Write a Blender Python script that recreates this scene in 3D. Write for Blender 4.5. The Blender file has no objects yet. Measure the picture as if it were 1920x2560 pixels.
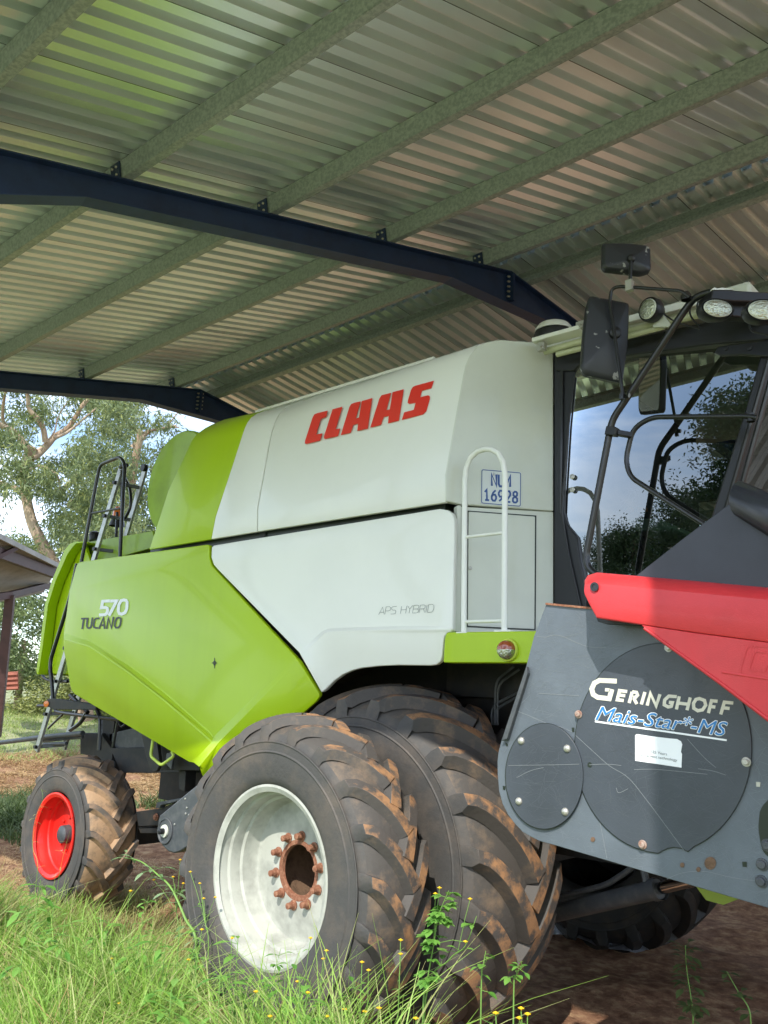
import bpy, bmesh, math, random
import numpy as np
from mathutils import Vector, Matrix
random.seed(7); rng = np.random.default_rng(7)
S = bpy.context.scene
COL = S.collection
R_ = math.radians
# ------------------------------------------------------------------ camera
FPX = 2071.0
RM = np.array([[0.74508689, 0.66567708, 0.04146753], [-0.1159167, 0.19047015, -0.97482534], [-0.65681721, 0.7215228, 0.2190799]])
CP = np.array([3.39074883, -2.97393263, 1.8191865])
cam_d = bpy.data.cameras.new('camera'); cam = bpy.data.objects.new('camera', cam_d); COL.objects.link(cam)
cam_d.sensor_fit = 'VERTICAL'; cam_d.sensor_height = 36; cam_d.lens = FPX/2560*36
cam_d.clip_end = 3000; cam_d.clip_start = 0.02
cam.matrix_world = Matrix(((RM[0][0], -RM[1][0], -RM[2][0], CP[0]), (RM[0][1], -RM[1][1], -RM[2][1], CP[1]), (RM[0][2], -RM[1][2], -RM[2][2], CP[2]), (0, 0, 0, 1)))
S.camera = cam
# ------------------------------------------------------------------ light
SUN_TO = Vector((0.5, -1.0, 1.12)).normalized()          # towards the sun
elev = math.asin(SUN_TO.z); azim = math.atan2(SUN_TO.x, SUN_TO.y)
world = bpy.data.worlds.new('World'); S.world = world; world.use_nodes = True
wn = world.node_tree.nodes; wl = world.node_tree.links
bgn = wn['Background']; sky = wn.new('ShaderNodeTexSky'); sky.sky_type = 'NISHITA'; sky.sun_disc = False
sky.sun_elevation = elev; sky.sun_rotation = azim; sky.air_density = 1.0; sky.dust_density = 1.5; sky.altitude = 1200
tc = wn.new('ShaderNodeTexCoord'); mp = wn.new('ShaderNodeMapping'); mp.inputs['Scale'].default_value = (1.6, 1.6, 4.5)
nz = wn.new('ShaderNodeTexNoise'); nz.inputs['Scale'].default_value = 1.7; nz.inputs['Detail'].default_value = 7; nz.inputs['Roughness'].default_value = .6; nz.inputs['Distortion'].default_value = .5
cr = wn.new('ShaderNodeValToRGB'); cr.color_ramp.elements[0].position = .39; cr.color_ramp.elements[0].color = (0, 0, 0, 1); cr.color_ramp.elements[1].position = .70; cr.color_ramp.elements[1].color = (.85, .85, .85, 1)
mx = wn.new('ShaderNodeMix'); mx.data_type = 'RGBA'; mx.inputs[7].default_value = (8.5, 8.9, 9.4, 1)
wl.new(tc.outputs['Generated'], mp.inputs['Vector']); wl.new(mp.outputs[0], nz.inputs['Vector']); wl.new(nz.outputs['Fac'], cr.inputs[0])
wl.new(cr.outputs[0], mx.inputs[0]); wl.new(sky.outputs[0], mx.inputs[6]); wl.new(mx.outputs[2], bgn.inputs['Color'])
bgn.inputs['Strength'].default_value = 0.14
sun_d = bpy.data.lights.new('sun', 'SUN'); sun_d.energy = 2.15; sun_d.angle = R_(.53); sun_d.color = (1, .955, .88)
sun = bpy.data.objects.new('sun', sun_d); COL.objects.link(sun); sun.rotation_euler = SUN_TO.to_track_quat('Z', 'Y').to_euler(); sun.location = (5, -10, 12)
S.view_settings.view_transform = 'Standard'; S.view_settings.look = 'None'; S.view_settings.gamma = 1; S.view_settings.use_curve_mapping = False
S.view_settings.exposure = 1.33
S.render.engine = 'CYCLES'
S.cycles.max_bounces = 8; S.cycles.transparent_max_bounces = 12

# ------------------------------------------------------------------ unprojection of measured outlines onto real planes
CROP = dict(F=(0, 0, .86406), z1=(0, 0, 1.728), z2=(960, 0, 1.728), z3=(0, 640, 1.728), z4=(960, 640, 1.728), z5=(0, 1280, 1.728), z6=(960, 1280, 1.728), z7=(0, 1920, 1.728), z8=(960, 1920, 1.728),
  a1=(0, 960, 4.1475), a2=(0, 1240, 3.318), a3=(0, 1700, 3.19), a4=(1320, 580, 2.765), a5=(1380, 880, 3.072), a6=(1220, 1480, 2.37), a7=(1100, 1080, 3.567), a8=(180, 940, 3.318),
  b1=(440, 1640, 1.659), b3=(160, 1700, 4.1475), t1=(740, 930, 4.608), t2=(180, 1470, 10.37), t3=(1460, 1680, 4.1475), t5=(930, 1490, 9.217), t6=(1740, 560, 7.372), t8=(1400, 2140, 3.19), s=(0, 0, 1))
def Q(c, *pts):
    ox, oy, k = CROP[c]; return [(ox+p[0]/k, oy+p[1]/k) for p in pts]
def ray(p): return RM.T @ np.array([(p[0]-960)/FPX, (p[1]-1280)/FPX, 1.0])
def UPL(p, pt, n):
    d = ray(p); pt = np.asarray(pt, float); n = np.asarray(n, float); return Vector(CP + d*(((pt-CP) @ n)/(d @ n)))
def UY(p, y): return UPL(p, (0, y, 0), (0, 1, 0))
def UX(p, x): return UPL(p, (x, 0, 0), (1, 0, 0))
def UZ(p, z): return UPL(p, (0, 0, z), (0, 0, 1))
def UD(p, depth): return Vector(CP + ray(p)*depth)
def rnd(pts, r, n=5, only=None):
    out = []; N = len(pts)
    for i, p in enumerate(pts):
        if only is not None and i not in only: out.append(p); continue
        a = np.array(pts[i-1], float); b = np.array(p, float); c = np.array(pts[(i+1) % N], float)
        rr = r[i] if isinstance(r, dict) else r
        d1 = a-b; d2 = c-b; l1 = np.linalg.norm(d1); l2 = np.linalg.norm(d2); t = min(rr, l1*.45, l2*.45)
        p1 = b+d1/l1*t; p2 = b+d2/l2*t
        for k in range(n+1):
            u = k/n; out.append(tuple((1-u)**2*p1+2*u*(1-u)*b+u*u*p2))
    return out
def smooth_path(pts, n=6, closed=False):
    P = [np.array(p, float) for p in pts]; out = []; N = len(P)
    for i in range(N-1):
        p0 = P[max(i-1, 0)]; p1 = P[i]; p2 = P[i+1]; p3 = P[min(i+2, N-1)]
        for k in range(n):
            t = k/n; out.append(.5*((2*p1)+(-p0+p2)*t+(2*p0-5*p1+4*p2-p3)*t*t+(-p0+3*p1-3*p2+p3)*t**3))
    out.append(P[-1]); return [Vector(o) for o in out]
def rpath(pts, r, n=6):
    P = [Vector(p) for p in pts]; out = [P[0]]
    for i in range(1, len(P)-1):
        a, b, c = P[i-1], P[i], P[i+1]; l1 = (a-b).length; l2 = (c-b).length; t = min(r, l1*.48, l2*.48)
        p1 = b+(a-b)/l1*t; p2 = b+(c-b)/l2*t
        for k in range(n+1):
            u = k/n; out.append((1-u)**2*p1+2*u*(1-u)*b+u*u*p2)
    out.append(P[-1]); return out

# ------------------------------------------------------------------ mesh builder
class MB:
    def __init__(s): s.v = []; s.f = []; s.m = []; s.cur = 0
    def add(s, vs, fs, m=None):
        o = len(s.v); s.v += [tuple(map(float, v)) for v in vs]
        for f in fs: s.f.append(tuple(o+i for i in f)); s.m.append(s.cur if m is None else m)
        return s
    def box(s, c, size, rot=None, m=None):
        c = Vector(c); hx, hy, hz = [k/2 for k in size]
        vs = [Vector((x*hx, y*hy, z*hz)) for x in (-1, 1) for y in (-1, 1) for z in (-1, 1)]
        if rot is not None: vs = [rot @ v for v in vs]
        return s.add([v+c for v in vs], [(0, 1, 3, 2), (4, 6, 7, 5), (0, 4, 5, 1), (2, 3, 7, 6), (0, 2, 6, 4), (1, 5, 7, 3)], m)
    def beam(s, a, b, w, h, up=(0, 0, 1), m=None):
        a = Vector(a); b = Vector(b); x = (b-a); L = x.length; x = x/L; up = Vector(up); y = up.cross(x).normalized(); z = x.cross(y)
        return s.box((a+b)/2, (L, w, h), Matrix((x, y, z)).transposed(), m)
    def tube(s, pts, r, n=10, m=None, cap=True):
        P = [Vector(p) for p in pts]; N = len(P); rs = r if hasattr(r, '__len__') else [r]*N
        t0 = (P[1]-P[0]).normalized(); a = Vector((0, 0, 1)) if abs(t0.z) < .9 else Vector((1, 0, 0)); u = t0.cross(a).normalized()
        vs = []; fs = []
        for i in range(N):
            t = (P[min(i+1, N-1)]-P[max(i-1, 0)]).normalized(); u = (u-t*u.dot(t)).normalized(); w = t.cross(u)
            for k in range(n):
                an = 2*math.pi*k/n; vs.append(P[i]+(u*math.cos(an)+w*math.sin(an))*rs[i])
        for i in range(N-1):
            for k in range(n): fs.append((i*n+k, i*n+(k+1) % n, (i+1)*n+(k+1) % n, (i+1)*n+k))
        if cap: fs.append(tuple(range(n-1, -1, -1))); fs.append(tuple((N-1)*n+k for k in range(n)))
        return s.add(vs, fs, m)
    def lathe(s, prof, c, axis=(0, 1, 0), n=48, m=None, closed=False):
        # prof: list of (t along axis, radius)
        ax = Vector(axis).normalized(); a = Vector((0, 0, 1)) if abs(ax.z) < .9 else Vector((1, 0, 0)); u = ax.cross(a).normalized(); w = ax.cross(u); c = Vector(c)
        vs = []; fs = []; N = len(prof)
        for t, r in prof:
            for k in range(n):
                an = 2*math.pi*k/n; vs.append(c+ax*t+(u*math.cos(an)+w*math.sin(an))*r)
        for i in range(N-1+(1 if closed else 0)):
            j = (i+1) % N
            for k in range(n): fs.append((i*n+k, i*n+(k+1) % n, j*n+(k+1) % n, j*n+k))
        return s.add(vs, fs, m)
    def cyl(s, a, b, r, n=20, m=None): return s.tube([a, b], r, n, m)
    def prism(s, poly, ext, m=None, mside=None):
        P = [Vector(p) for p in poly]; e = Vector(ext); n = len(P)
        nrm = Vector((0, 0, 0))
        for i in range(n): nrm += P[i].cross(P[(i+1) % n])
        if nrm.dot(e) > 0: P = P[::-1]
        s.add(P+[p+e for p in P], [tuple(range(n))], m); o = len(s.v)-2*n
        s.f.append(tuple(o+n+i for i in range(n-1, -1, -1))); s.m.append(s.cur if m is None else m)
        for i in range(n): s.f.append((o+(i+1) % n, o+i, o+n+i, o+n+(i+1) % n)); s.m.append(s.cur if mside is None and m is None else (m if mside is None else mside))
        return s
    def grid(s, rows, m=None, flip=False):
        nr = len(rows); nc = len(rows[0]); vs = [p for r in rows for p in r]; fs = []
        for i in range(nr-1):
            for j in range(nc-1):
                f = (i*nc+j, i*nc+j+1, (i+1)*nc+j+1, (i+1)*nc+j); fs.append(f[::-1] if flip else f)
        return s.add(vs, fs, m)
    def hexbolt(s, c, axis, r, h, m=None):
        ax = Vector(axis).normalized(); c = Vector(c); s.lathe([(0, r*1.45), (h*.25, r*1.4), (h*.25, r), (h*.95, r), (h, r*.8), (h, .0005)], c, ax, 6 if False else 12, m); return s
    def build(s, name, mats, parent=None, smooth=40, bevel=0, seg=2, solid=0, recalc=False):
        me = bpy.data.meshes.new(name); me.from_pydata(s.v, [], s.f)
        mats = mats if isinstance(mats, (list, tuple)) else [mats]
        for m in mats: me.materials.append(m)
        if len(mats) > 1: me.polygons.foreach_set('material_index', s.m)
        if recalc:
            bm = bmesh.new(); bm.from_mesh(me); bmesh.ops.recalc_face_normals(bm, faces=bm.faces); bm.to_mesh(me); bm.free()
        o = bpy.data.objects.new(name, me); COL.objects.link(o)
        if smooth: me.polygons.foreach_set('use_smooth', [True]*len(me.polygons)); me.set_sharp_from_angle(angle=R_(smooth))
        if parent is not None: o.parent = parent
        if solid:
            md = o.modifiers.new('solid', 'SOLIDIFY'); md.thickness = solid; md.offset = -1
        if bevel:
            md = o.modifiers.new('bevel', 'BEVEL'); md.width = bevel; md.segments = seg; md.limit_method = 'ANGLE'; md.angle_limit = R_(38); md.harden_normals = False
        return o
def fast_mesh(name, V, F, mats, parent=None, smooth=False, midx=None):
    V = np.asarray(V, np.float32); F = np.asarray(F, np.int32); k = F.shape[1]
    me = bpy.data.meshes.new(name); me.vertices.add(len(V)); me.vertices.foreach_set('co', V.ravel())
    me.loops.add(F.size); me.loops.foreach_set('vertex_index', F.ravel()); me.polygons.add(len(F))
    me.polygons.foreach_set('loop_start', np.arange(0, F.size, k, dtype=np.int32)); me.polygons.foreach_set('loop_total', np.full(len(F), k, np.int32))
    for m in (mats if isinstance(mats, (list, tuple)) else [mats]): me.materials.append(m)
    if midx is not None: me.polygons.foreach_set('material_index', np.asarray(midx, np.int32))
    me.update(calc_edges=True); me.validate()
    if smooth: me.polygons.foreach_set('use_smooth', [True]*len(me.polygons))
    o = bpy.data.objects.new(name, me); COL.objects.link(o)
    if parent is not None: o.parent = parent
    return o
def tag(o, label=None, cat=None, group=None, kind=None):
    if label: o['label'] = label
    if cat: o['category'] = cat
    if group: o['group'] = group
    if kind: o['kind'] = kind
    return o
def thing(name, label, cat, group=None):
    o = bpy.data.objects.new(name, None); COL.objects.link(o); o.empty_display_size = .2
    return tag(o, label, cat, group)

# ------------------------------------------------------------------ materials
def mat(name, col, rough=.5, metal=0, coat=0, var=0, vscale=6, bump=0, bscale=60, col2=None, thr=(.45, .65), spec=.5, detail=6, stretch=None, obj=True):
    m = bpy.data.materials.new(name); m.use_nodes = True; nt = m.node_tree; N = nt.nodes; L = nt.links; b = N['Principled BSDF']
    b.inputs['Base Color'].default_value = (*col, 1); b.inputs['Roughness'].default_value = rough; b.inputs['Metallic'].default_value = metal
    b.inputs['Coat Weight'].default_value = coat; b.inputs['Coat Roughness'].default_value = .06; b.inputs['Specular IOR Level'].default_value = spec
    t = N.new('ShaderNodeTexCoord'); mpn = N.new('ShaderNodeMapping'); L.new(t.outputs['Object'], mpn.inputs[0])
    if stretch: mpn.inputs['Scale'].default_value = stretch
    if var or col2:
        n = N.new('ShaderNodeTexNoise'); n.inputs['Scale'].default_value = vscale; n.inputs['Detail'].default_value = detail; n.inputs['Roughness'].default_value = .62
        L.new(mpn.outputs[0], n.inputs['Vector'])
        r = N.new('ShaderNodeValToRGB'); r.color_ramp.elements[0].position = thr[0]; r.color_ramp.elements[1].position = thr[1]
        c2 = col2 if col2 else tuple(max(0, c*(1-var)) for c in col)
        r.color_ramp.elements[0].color = (*col, 1); r.color_ramp.elements[1].color = (*c2, 1)
        L.new(n.outputs['Fac'], r.inputs[0]); L.new(r.outputs[0], b.inputs['Base Color'])
    if bump:
        n2 = N.new('ShaderNodeTexNoise'); n2.inputs['Scale'].default_value = bscale; n2.inputs['Detail'].default_value = 4; L.new(mpn.outputs[0], n2.inputs['Vector'])
        bp = N.new('ShaderNodeBump'); bp.inputs['Strength'].default_value = bump; bp.inputs['Distance'].default_value = .01; L.new(n2.outputs['Fac'], bp.inputs['Height']); L.new(bp.outputs[0], b.inputs['Normal'])
    return m
M = {}
M['green'] = mat('green_paint', (.39, .57, .004), .40, coat=.16, spec=.35, var=.055, vscale=4, bump=.03, bscale=9, stretch=(1, 1, .16))
M['green_dull'] = mat('green_paint_dusty', (.30, .46, .03), .55, coat=.2, var=.2, vscale=4)
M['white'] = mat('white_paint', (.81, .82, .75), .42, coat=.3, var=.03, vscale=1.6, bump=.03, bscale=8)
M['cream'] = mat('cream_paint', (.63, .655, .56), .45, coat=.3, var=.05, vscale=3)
M['rimwhite'] = mat('rim_white_paint', (.44, .45, .395), .5, coat=.2, var=.3, vscale=7, bump=.06, bscale=30)
M['rimred'] = mat('rim_red_paint', (.72, .018, .012), .45, coat=.3, col2=(.22, .02, .012), thr=(.62, .70), vscale=9)
M['rust'] = mat('rusty_steel', (.22, .085, .045), .8, col2=(.34, .17, .10), vscale=60, bump=.4, bscale=150)
M['zinc_rust'] = mat('lightly_rusted_zinc', (.36, .27, .22), .6, col2=(.26, .13, .09), vscale=50)
M['mud'] = mat('dried_mud', (.16, .095, .055), .9, var=.4, vscale=20, bump=.4, bscale=80)
M['black'] = mat('black_plastic', (.012, .013, .016), .45, bump=.05, bscale=300)
M['blackmetal'] = mat('black_painted_steel', (.014, .015, .017), .33, coat=.2, var=.3, vscale=12)
M['under'] = mat('greasy_steel_and_shaded_tyre', (.012, .013, .013), .6, col2=(.03, .024, .018), vscale=9)
M['darkgrey'] = mat('dark_grey_steel', (.055, .062, .07), .5, col2=(.09, .095, .10), vscale=14, coat=.1)
M['alu'] = mat('aluminium', (.50, .51, .49), .42, metal=.6, var=.25, vscale=14)
M['chrome'] = mat('chromed_rod', (.6, .6, .6), .12, metal=1)
M['red'] = mat('red_plastic', (.64, .035, .042), .5, coat=.1, var=.12, vscale=4, bump=.12, bscale=260)
M['decal_red'] = mat('red_decal', (.78, .035, .02), .4, coat=.3)
M['decal_white'] = mat('white_decal', (.84, .87, .88), .4)
M['decal_cream'] = mat('aged_cream_decal', (.70, .68, .56), .5, var=.15, vscale=30)
M['decal_blue'] = mat('blue_decal', (.025, .20, .50), .4)
M['decal_black'] = mat('black_decal_and_gap_fill', (.012, .02, .012), .4)
M['decal_grey'] = mat('grey_lettering', (.16, .18, .18), .5)
M['plate'] = mat('number_plate_white', (.66, .70, .68), .4, col2=(.24, .25, .26), thr=(.60, .72), vscale=14)
M['plateblue'] = mat('number_plate_blue', (.03, .085, .28), .4)
M['galv'] = mat('galvanised_steel', (.28, .31, .30), .5, metal=.3, col2=(.40, .43, .42), thr=(.40, .62), vscale=45, detail=3)
M['navy'] = mat('navy_painted_steel', (.014, .034, .105), .5, var=.3, vscale=6)
M['bolt'] = mat('zinc_bolt', (.48, .47, .42), .4, metal=.6)
M['orange'] = mat('orange_lens', (.75, .18, .02), .2, coat=.8)
M['amber'] = mat('amber_lens', (.32, .07, .02), .12, coat=.8)
M['lens'] = mat('lamp_glass', (.50, .52, .42), .08, metal=.75, bump=.9, bscale=75)
M['mirror'] = mat('mirror_glass', (.8, .8, .8), .03, metal=1)
M['rope'] = M['black']
M['seat'] = mat('cab_seat_fabric', (.03, .03, .035), .9)
M['consol'] = mat('cab_console', (.12, .14, .13), .6)
M['silver'] = mat('crumpled_foil', (.45, .46, .5), .4, metal=.5, bump=.8, bscale=30)
M['maroon'] = mat('maroon_painted_steel', (.060, .026, .024), .55, var=.3, vscale=4)
M['oldroof'] = mat('old_roof_sheet', (.30, .29, .27), .6, metal=.3, var=.3, vscale=2)
M['crate'] = mat('faded_red_crate', (.36, .12, .08), .8, var=.3, vscale=6)
M['stem'] = mat('plant_stem', (.16, .30, .06), .6)
M['flower'] = mat('yellow_petals', (.85, .55, .02), .6)
M['concrete'] = mat('painted_steel_column', (.012, .022, .05), .5)

def leafmat(name, cols, trans=.35, scale=1.2, rough=.55):
    m = bpy.data.materials.new(name); m.use_nodes = True; nt = m.node_tree; N = nt.nodes; L = nt.links; b = N['Principled BSDF']; b.inputs['Roughness'].default_value = rough
    g = N.new('ShaderNodeNewGeometry'); r = N.new('ShaderNodeValToRGB'); L.new(g.outputs['Random Per Island'], r.inputs[0])
    el = r.color_ramp.elements; el[0].position = 0; el[0].color = (*cols[0], 1); el[1].position = 1; el[1].color = (*cols[-1], 1)
    for i, c in enumerate(cols[1:-1]): e = el.new((i+1)/(len(cols)-1)); e.color = (*c, 1)
    t = N.new('ShaderNodeBsdfTranslucent'); mixs = N.new('ShaderNodeMixShader'); mixs.inputs[0].default_value = trans
    L.new(r.outputs[0], b.inputs['Base Color']); L.new(r.outputs[0], t.inputs[0]); L.new(b.outputs[0], mixs.inputs[1]); L.new(t.outputs[0], mixs.inputs[2]); L.new(mixs.outputs[0], N['Material Output'].inputs[0])
    return m
M['leaf_far'] = leafmat('gum_leaves', [(.11, .16, .07), (.22, .28, .11), (.16, .21, .11), (.36, .40, .13)], .4)
M['leaf_bush'] = leafmat('bush_leaves', [(.12, .17, .07), (.20, .27, .11), (.28, .33, .14)], .3)
M['leaf_dark'] = leafmat('dark_tree_leaves', [(.03, .06, .02), (.06, .10, .03), (.04, .08, .03)], .2)
M['grass'] = leafmat('grass_blades', [(.18, .34, .05), (.29, .50, .08), (.38, .58, .12), (.26, .42, .07), (.50, .50, .22), (.34, .50, .12)], .4)
M['grass_far'] = leafmat('far_grass_blades', [(.20, .30, .07), (.30, .40, .10), (.42, .42, .17)], .3)
M['straw'] = leafmat('dry_straw', [(.42, .28, .13), (.56, .40, .2), (.38, .22, .1)], .2)
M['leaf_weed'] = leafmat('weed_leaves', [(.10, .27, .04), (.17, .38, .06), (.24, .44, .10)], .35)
M['leaf_shade'] = leafmat('shaded_weed_leaves', [(.06, .10, .03), (.12, .17, .055)], .3)  # weed leaf greens darkened, shade put into the colour
M['bark'] = mat('gum_bark', (.30, .20, .13), .85, col2=(.48, .37, .27), vscale=3, thr=(.4, .6), bump=.5, bscale=8, stretch=(1, 1, .4))

def rubber(name, base, dust, lo, hi, scale=5):
    m = bpy.data.materials.new(name); m.use_nodes = True; nt = m.node_tree; N = nt.nodes; L = nt.links; b = N['Principled BSDF']; b.inputs['Roughness'].default_value = .72
    t = N.new('ShaderNodeTexCoord'); n = N.new('ShaderNodeTexNoise'); n.inputs['Scale'].default_value = scale; n.inputs['Detail'].default_value = 9; n.inputs['Roughness'].default_value = .68; L.new(t.outputs['Object'], n.inputs['Vector'])
    r = N.new('ShaderNodeValToRGB'); r.color_ramp.elements[0].position = lo; r.color_ramp.elements[1].position = hi; r.color_ramp.elements[0].color = (*base, 1); r.color_ramp.elements[1].color = (*dust, 1)
    L.new(n.outputs['Fac'], r.inputs[0]); L.new(r.outputs[0], b.inputs['Base Color'])
    n2 = N.new('ShaderNodeTexNoise'); n2.inputs['Scale'].default_value = 45; n2.inputs['Detail'].default_value = 5; L.new(t.outputs['Object'], n2.inputs['Vector'])
    bp = N.new('ShaderNodeBump'); bp.inputs['Strength'].default_value = .25; bp.inputs['Distance'].default_value = .01; L.new(n2.outputs['Fac'], bp.inputs['Height']); L.new(bp.outputs[0], b.inputs['Normal'])
    return m
M['rubber'] = rubber('weathered_rubber', (.064, .062, .059), (.125, .102, .082), .44, .74, 5)
M['void'] = rubber('tread_rubber', (.070, .063, .056), (.19, .135, .09), .50, .72, 6)
M['lug'] = rubber('dusty_lug_rubber', (.072, .063, .056), (.34, .18, .085), .46, .60, 8)
M['rubber_mud'] = rubber('muddy_rubber', (.12, .095, .07), (.36, .23, .13), .34, .52, 8)
M['lug_mud'] = rubber('muddy_lug_rubber', (.11, .095, .08), (.24, .16, .105), .40, .60, 10)

def scratched(name, col, rough=.42): return mat(name, col, rough, coat=.12, col2=tuple(c*1.45 for c in col), thr=(.35, .75), vscale=4, bump=.05, bscale=200)
M['plate_grey'] = scratched('scratched_grey_plate', (.085, .102, .120))
M['disc_grey'] = scratched('scratched_dark_cover', (.040, .048, .060))
M['shield'] = scratched('black_rubber_shield', (.022, .024, .032), .38)

def glassmat(name, tint, refl=1.0, k=1.9):
    m = bpy.data.materials.new(name); m.use_nodes = True; nt = m.node_tree; N = nt.nodes; L = nt.links; N.remove(N['Principled BSDF'])
    fr = N.new('ShaderNodeFresnel'); fr.inputs[0].default_value = 1.9; g = N.new('ShaderNodeBsdfGlossy'); g.inputs['Roughness'].default_value = .0; g.inputs['Color'].default_value = (.93*refl, .96*refl, .97*refl, 1)
    t = N.new('ShaderNodeBsdfTransparent'); t.inputs[0].default_value = (*tint, 1); mxs = N.new('ShaderNodeMixShader')
    mr = N.new('ShaderNodeMath'); mr.operation = 'MULTIPLY'; mr.inputs[1].default_value = k; mr.use_clamp = True
    L.new(fr.outputs[0], mr.inputs[0]); L.new(mr.outputs[0], mxs.inputs[0]); L.new(t.outputs[0], mxs.inputs[1]); L.new(g.outputs[0], mxs.inputs[2]); L.new(mxs.outputs[0], N['Material Output'].inputs[0]); return m
M['glass'] = glassmat('cab_glass', (.20, .27, .24), 1.0, 1.5)

M['glass_dark'] = glassmat('windscreen_glass', (.15, .22, .18), .6, .5)
def sheetmat():
    m = mat('zinc_roof_sheet', (.84, .90, .91), .31, metal=.78, var=.12, vscale=1.3, stretch=(1, .25, 1)); return m
M['sheet'] = sheetmat()
# ================================================================== COMBINE
combine = thing('combine_harvester', 'large green and white combine harvester with dual front wheels parked under the open shed', 'combine harvester')
def panel(name, faces, mats, parent, solid=.03, bevel=.006, smooth=14, seg=2, mi=None, plane=None):
    """faces: list of [(px,py,y)...]; shared corners are merged; normals face the camera side"""
    idx = {}; V = []; Fs = []
    for f in faces:
        ff = []
        for p in f:
            k = (round(p[0], 1), round(p[1], 1))
            if k not in idx: idx[k] = len(V); V.append(UY(p, p[2]) if plane is None else UPL(p, plane[0], plane[1]))
            if not ff or ff[-1] != idx[k]: ff.append(idx[k])
        n = Vector((0, 0, 0))
        for i in range(len(ff)): n += V[ff[i]].cross(V[ff[(i+1) % len(ff)]])
        c = V[ff[0]]-Vector(CP)
        if n.dot(c) > 0: ff = ff[::-1]
        Fs.append(ff)
    b = MB(); b.add(V, Fs)
    if mi: b.m = mi
    return b.build(name, mats, parent, smooth=smooth, solid=solid, bevel=bevel, seg=seg)
def Y(pts, y): return [(p[0], p[1], y) for p in pts]
YB = .60
# ---- green side panel
bnd = [(523, 1366), (523, 1394), (529, 1414), (545, 1432), (738, 1641)]
cr1u = [(159, 1583)]+Q('z5', (390, 557), (560, 663), (720, 787), (905, 952))+[(533, 1843)]
cr1l = [(159, 1597)]+Q('z5', (385, 580), (550, 690), (710, 815), (895, 975))+[(529, 1855)]
g_main = Y([(173.6, 1477), (190, 1417), (194, 1408), (203, 1404), (515, 1361.5), (521, 1362)]+bnd[0:], YB)+Y(cr1u[::-1], YB)
g_strip = Y(cr1u, YB)+Y(cr1l[::-1], YB-.028)
g_low = Y(cr1l, YB-.028)+Y([(483, 1907)], YB-.02)+Y([(473, 1905), (186.5, 1736), (179, 1727), (175, 1714), (166, 1660), (159.5, 1627)], YB+.015)
c2b = [(746, 1652), (545, 1858), (497, 1918)]
g_s2 = [(738, 1641, YB), (533, 1843, YB), (529, 1855, YB-.028), (483, 1907, YB-.02)]+[(497, 1918, YB-.034), (545, 1858, YB-.034), (746, 1652, YB-.024)]
g_right = [(746, 1652, YB-.024), (545, 1858, YB-.034), (497, 1918, YB-.034)]+Y([(505, 1936), (512, 1950), (518, 1952), (760, 1781), (790, 1754), (798, 1742), (798, 1734)], YB+.03)
panel('side_panel', [g_main, g_strip, g_low, g_s2, g_right], M['green'], combine, solid=.035, bevel=.006, smooth=7).__setitem__('label', 'big green rear side panel with raised creases')
# ---- white side panel
crw = [(747, 1631), (807, 1577), (818, 1572), (832, 1570), (960, 1566), (1096, 1565), (1131, 1564)]
crl = [(752, 1640), (809, 1585), (820, 1580), (833, 1578), (960, 1574.5), (1096, 1573), (1130.5, 1572)]
w_main = Y([(529, 1369), (533, 1364), (541, 1362), (1098, 1272), (1118, 1275), (1130, 1284), (1135, 1298), (1135.5, 1330)]+crw[::-1]+[(549, 1429), (534, 1412), (528, 1394)], YB)
w_str = Y(crw, YB)+Y(crl[::-1], YB-.014)
w_low = Y(crl, YB-.014)+Y([(1129, 1580), (1118, 1583), (1111, 1590), (1108, 1602), (1105, 1640), (1100, 1655), (1090, 1662), (1075, 1664), (995, 1663), (949, 1665), (903, 1670), (880, 1676), (857, 1686), (834, 1702), (812, 1725), (803, 1731)], YB+.0)
panel('side_panel', [w_main, w_str, w_low], M['white'], combine, solid=.035, bevel=.007, smooth=7, seg=3).__setitem__('label', 'white front side panel with wheel arch cut-out')
# ---- tank hood
WPp = (.6, .598, 0); wa = R_(57); WPn = (math.sin(wa), -math.cos(wa), 0); WN = Vector(WPn)
def UW(p, off=0): return UPL(p, (WPp[0]+WPn[0]*off, WPp[1]+WPn[1]*off, 0), WPn)
fr = [(1113, 1256), (1113, 1187), (1137, 1053), (1158, 938), (1164, 912), (1174, 889), (1190, 869), (1214, 856), (1249, 849)]
seam = [(643, 1329), (643.5, 1272), (660, 1180), (674, 1103), (679, 1083), (686, 1058), (696, 1037), (708, 1024), (724, 1011)]
mid = [(528, 1348), (538.6, 1292), (577, 1176), (607, 1083), (612, 1069), (618, 1056), (627, 1044), (640, 1035), (663, 1026)]
rear = [(373, 1374), (421, 1226), (449, 1166), (478, 1104), (485, 1093), (497, 1081), (513, 1070), (530, 1061), (560, 1049)]
Fv = [UW(p) for p in fr]
def row(px): return [UY(p, f.y) for p, f in zip(px, Fv)]
def hood(name, a, b, mt, lab):
    bb = MB(); top = [r[-1]+Vector((0, 1.9, .02)) for r in (a, b)]
    rows = [list(a)+[top[0]], list(b)+[top[1]]]
    bb.grid(rows); o = bb.build(name, mt, combine, smooth=24, recalc=False)
    md = o.modifiers.new('solid', 'SOLIDIFY'); md.thickness = .03; md.offset = 1 if False else -1
    bv = o.modifiers.new('bevel', 'BEVEL'); bv.width = .005; bv.segments = 2; bv.limit_method = 'ANGLE'; bv.angle_limit = R_(50)
    o['label'] = lab; return o
rS, rM, rR = row(seam), row(mid), row(rear)
def shift(rw, dx): return [p+Vector((dx, 0, 0)) for p in rw]
hood('tank_hood', Fv, shift(rS, .006), M['white'], 'white grain tank side with red maker lettering')
hood('tank_hood', shift(rS, -.006), rM, M['white'], 'narrow white strip of the grain tank side')
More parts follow.
